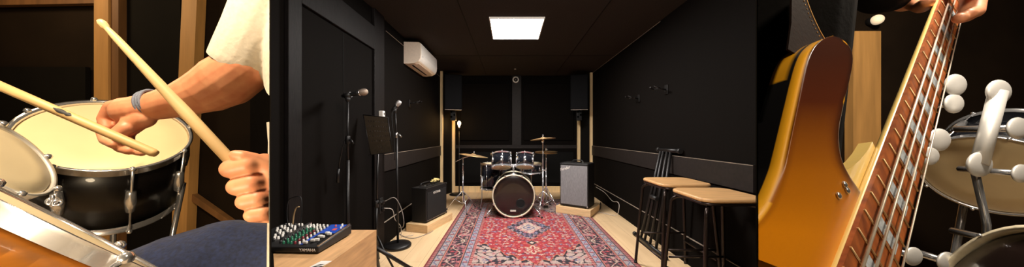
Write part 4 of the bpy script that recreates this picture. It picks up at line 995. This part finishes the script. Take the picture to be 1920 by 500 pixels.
# player
pr_ = thing('person', 'guitarist in black clothes behind the sunburst bass, one hand on its neck', 'person', (.62,.75,0))
S1 = [cap((1440,-130,.74,120),(1425,120,.72,112),(1405,380,.70,106)), cap((1480,-120,.76,70),(1580,-70,.86,46),(1650,-10,.92,34),(1672,-6,.93,27))]
organic(S1, 'jumper', M['dark'], pr_, .005, 8, CUT_R)
HB_ = [cap((1600,-50,.88,20),(1672,-6,.93,21),(1700,-4,.93,24)), cap((1700,-6,.93,24),(1745,-18,.92,24),(1780,-40,.88,20))]
for (a1_,b1_,a2_,b2_,a3_,b3_,r) in ((1785,-30,1822,-22,1812,30,11.5),(1790,-48,1838,-40,1829,22,11.5),(1795,-70,1840,-66,1830,-20,11),(1798,-90,1840,-90,1832,-48,9.5)):
    HB_.append(cap((a1_,b1_,.86,r*1.1),(a2_,b2_,.80,r),(a3_,b3_,.72,r*.95),(a3_-12,b3_+4,.695,r*.85)))
HB_.append(cap((1712,0,.92,16),(1728,12,.88,12),(1738,4,.84,10)))
organic(HB_+[cap((1425,0,.74,50),(1480,-120,.76,50),(1580,-70,.86,30),(1640,-30,.9,20))], 'body', M['skin'], pr_, .003, 6, CUT_R)
# drum kit behind
c, n = circle(1880,328,158,68,9, .19, False)
t = thing('hanging_tom', 'black drum with a tan lower head and chrome lugs behind the bass neck', 'drum', (c.x, c.y, 0))
drum(t, c-n*.24, -n, .19, .24, 'shell', 8, 'headw', 'head', ph=.35, hh=.024, lugr=.012)
B().tube([c-n*.12+V(.1,.15,0), V(c.x+.15,c.y+.2,.6), V(c.x+.15,c.y+.2,.02)], .014, 10).done('stand_pole', M['chrome'], t)
t = thing('chrome_tube', 'thick bright bar with round ends standing in for a blurred chrome highlight on the right bay drum', 'tube', tuple(P(1850,300,1.05)))  # widened bright bar added in place of a blurred reflection on chrome
for x0,y0,x1,y1,r in ((1872,172,1836,308,.036),):
    a = P(x0,y0,1.02); b_ = P(x1,y1,1.0); B().tube([a,b_], r*.55, 20).done('tube', M['satin'], t); B().ball(a, r*1.2, 24, (1,.3,1)).done('round_end', M['satin'], t); B().ball(b_, r*1.2, 24, (1,.3,1)).done('round_end', M['satin'], t)
B().tube([P(1840,300,1.0)+V(0,.02,0), P(1850,420,1.05), V(P(1850,0,1.1).x,1.1,.02)], .01, 8).done('stand_pole', M['chrome'], t)
wh = [(1791,159,20,'uppermost disc standing in for a blurred highlight beside the bass neck'),(1788,194,18,'blurred-highlight disc just below the uppermost one beside the neck'),(1760,262,21,'blurred-highlight disc right of the bass neck above the lowest of the cluster'),(1743,292,17,'blurred-highlight disc touching the edge of the bass neck'),(1908,240,20,'blurred-highlight disc at the right edge level with the bar middle'),(1914,325,17,'blurred-highlight disc at the right edge under the bar'),(1898,458,19,'blurred-highlight disc low at the right edge above the bottom hoop'),(1775,490,18,'blurred-highlight disc at the very bottom edge'),(1712,480,17,'blurred-highlight disc at the foot of the bass neck')]
for x,y,r,lb in wh:  # pale discs added in place of out-of-focus highlights on the drum hardware
    z = 1.08; c = P(x,y,z); R_ = r*1.02/FX*z
    o = thing('drum_knob', lb, 'knob', tuple(c), 0, 'discs standing in for blurred highlights of the drum hardware')
    B().ball(c, R_, 24, (1,.3,1)).done('cap', M['satin'], o); B().tube([c+V(0,.01,0), c+V(.02,.16,.0)], R_*.35, 10).done('rod', M['chrome'], o)
t = thing('bass_drum', 'dark drum with an ivory hoop in the lower right corner', 'drum', (2.0,1.4,0))
c, n = circle(1935,610,190,175,0, .27, True)
drum(t, c, n, .27, .3, 'shell', 8, 'kickhead', 'headw', 'hoop', hh=.04, hoopw=.008, lugr=.012)
t = thing('wall_bulb', 'small dim round bulb on the dark wall above the tan post', 'lamp', tuple(P(1629,42,YR-.02)))
c = P(1629,42,YR); B().ball(c-V(0,.045,0), .032, 18).done('bulb', emit('dim_bulb', (1,.8,.55,1), .45), t); B().cyl(c, c-V(0,.03,0), .028, 18).done('socket', M['black'], t)
# ================================================================ sub-parts and groups
def mid(o):
    vs = o.data.vertices; n = len(vs); s = V(0,0,0)
    for i in range(0, n, max(1, n//60)): s += vs[i].co
    return s/len(range(0, n, max(1, n//60)))
def low(o): return min((v.co for v in o.data.vertices), key=lambda c: c.z).copy()
SUB = {'rubber_foot': ('leg','spur'), 'foot_cap': ('leg',), 'brace': ('leg',), 'badge_lettering': ('badge',), 'lens': ('lens_dome',), 'prong': ('arm',), 'stitch': ('band',), 'edge': ('band',), 'fret': ('fingerboard',), 'inlay': ('fingerboard',), 'burnt_mark': ('shaft',), 'knob': ('control_panel',), 'air_slot': ('casing',), 'port_disc': ('port_ring',), 'rubber_cap': ('base_bar','top_bar'), 'bead': ('shaft',), 'display': ('blue_panel',), 'handle': ('cabinet',), 'piping': ('grille',), 'emblem': ('grille','front_panel')}
for root in [o for o in COL.objects if o.parent is None and o.type == 'EMPTY']:
    ch = kids(root)
    for c in ch:
        want = SUB.get(c.name.split('.')[0])
        if not want: continue
        cand = [p for p in ch if p is not c and p.name.split('.')[0] in want and p.parent == root]
        if not cand: continue
        near = c.name.startswith(('rubber','foot'))
        k = mid(c)
        p = min(cand, key=(lambda q: min((low(q)-k).length, (mid(q)-k).length if q.name.startswith(('base','top')) else 9)) if near else (lambda q: (mid(q)-k).length))
        c.parent = p
GR = {'tom_drum': 'tom drums', 'crash_cymbal': 'crash cymbals of the black kit', 'cymbal_stand': 'cymbal stands of the black kit', 'bar_stool': 'wooden-topped bar stools', 'microphone_stand': 'microphone stands', 'microphone': 'microphones', 'loudspeaker': 'loudspeakers in the back corners', 'drumstick': 'drumsticks', 'plinth': 'wooden plinths under the amplifiers', 'guitar_hanger': 'guitar hangers on the walls', 'power_cable': 'cables on the floor', 'bass_drum': 'bass drums', 'person': 'musicians'}
for o in COL.objects:
    g = GR.get(o.name.split('.')[0])
    if o.parent is None and g and 'label' in o: o['group'] = g
cam = bpy.data.cameras.new('camera'); co = bpy.data.objects.new('camera', cam); COL.objects.link(co)
co.location = (0,0,EYE); co.rotation_euler = (PI/2,0,0)
cam.sensor_width = 36; cam.lens = FX/1920*36; cam.shift_x = 4/1920; cam.shift_y = 4/1920; cam.clip_start = .02
SC.camera = co
SC.view_settings.view_transform = 'Standard'; SC.view_settings.look = 'None'; SC.view_settings.gamma = 1; SC.view_settings.use_curve_mapping = False
SC.view_settings.exposure = 0
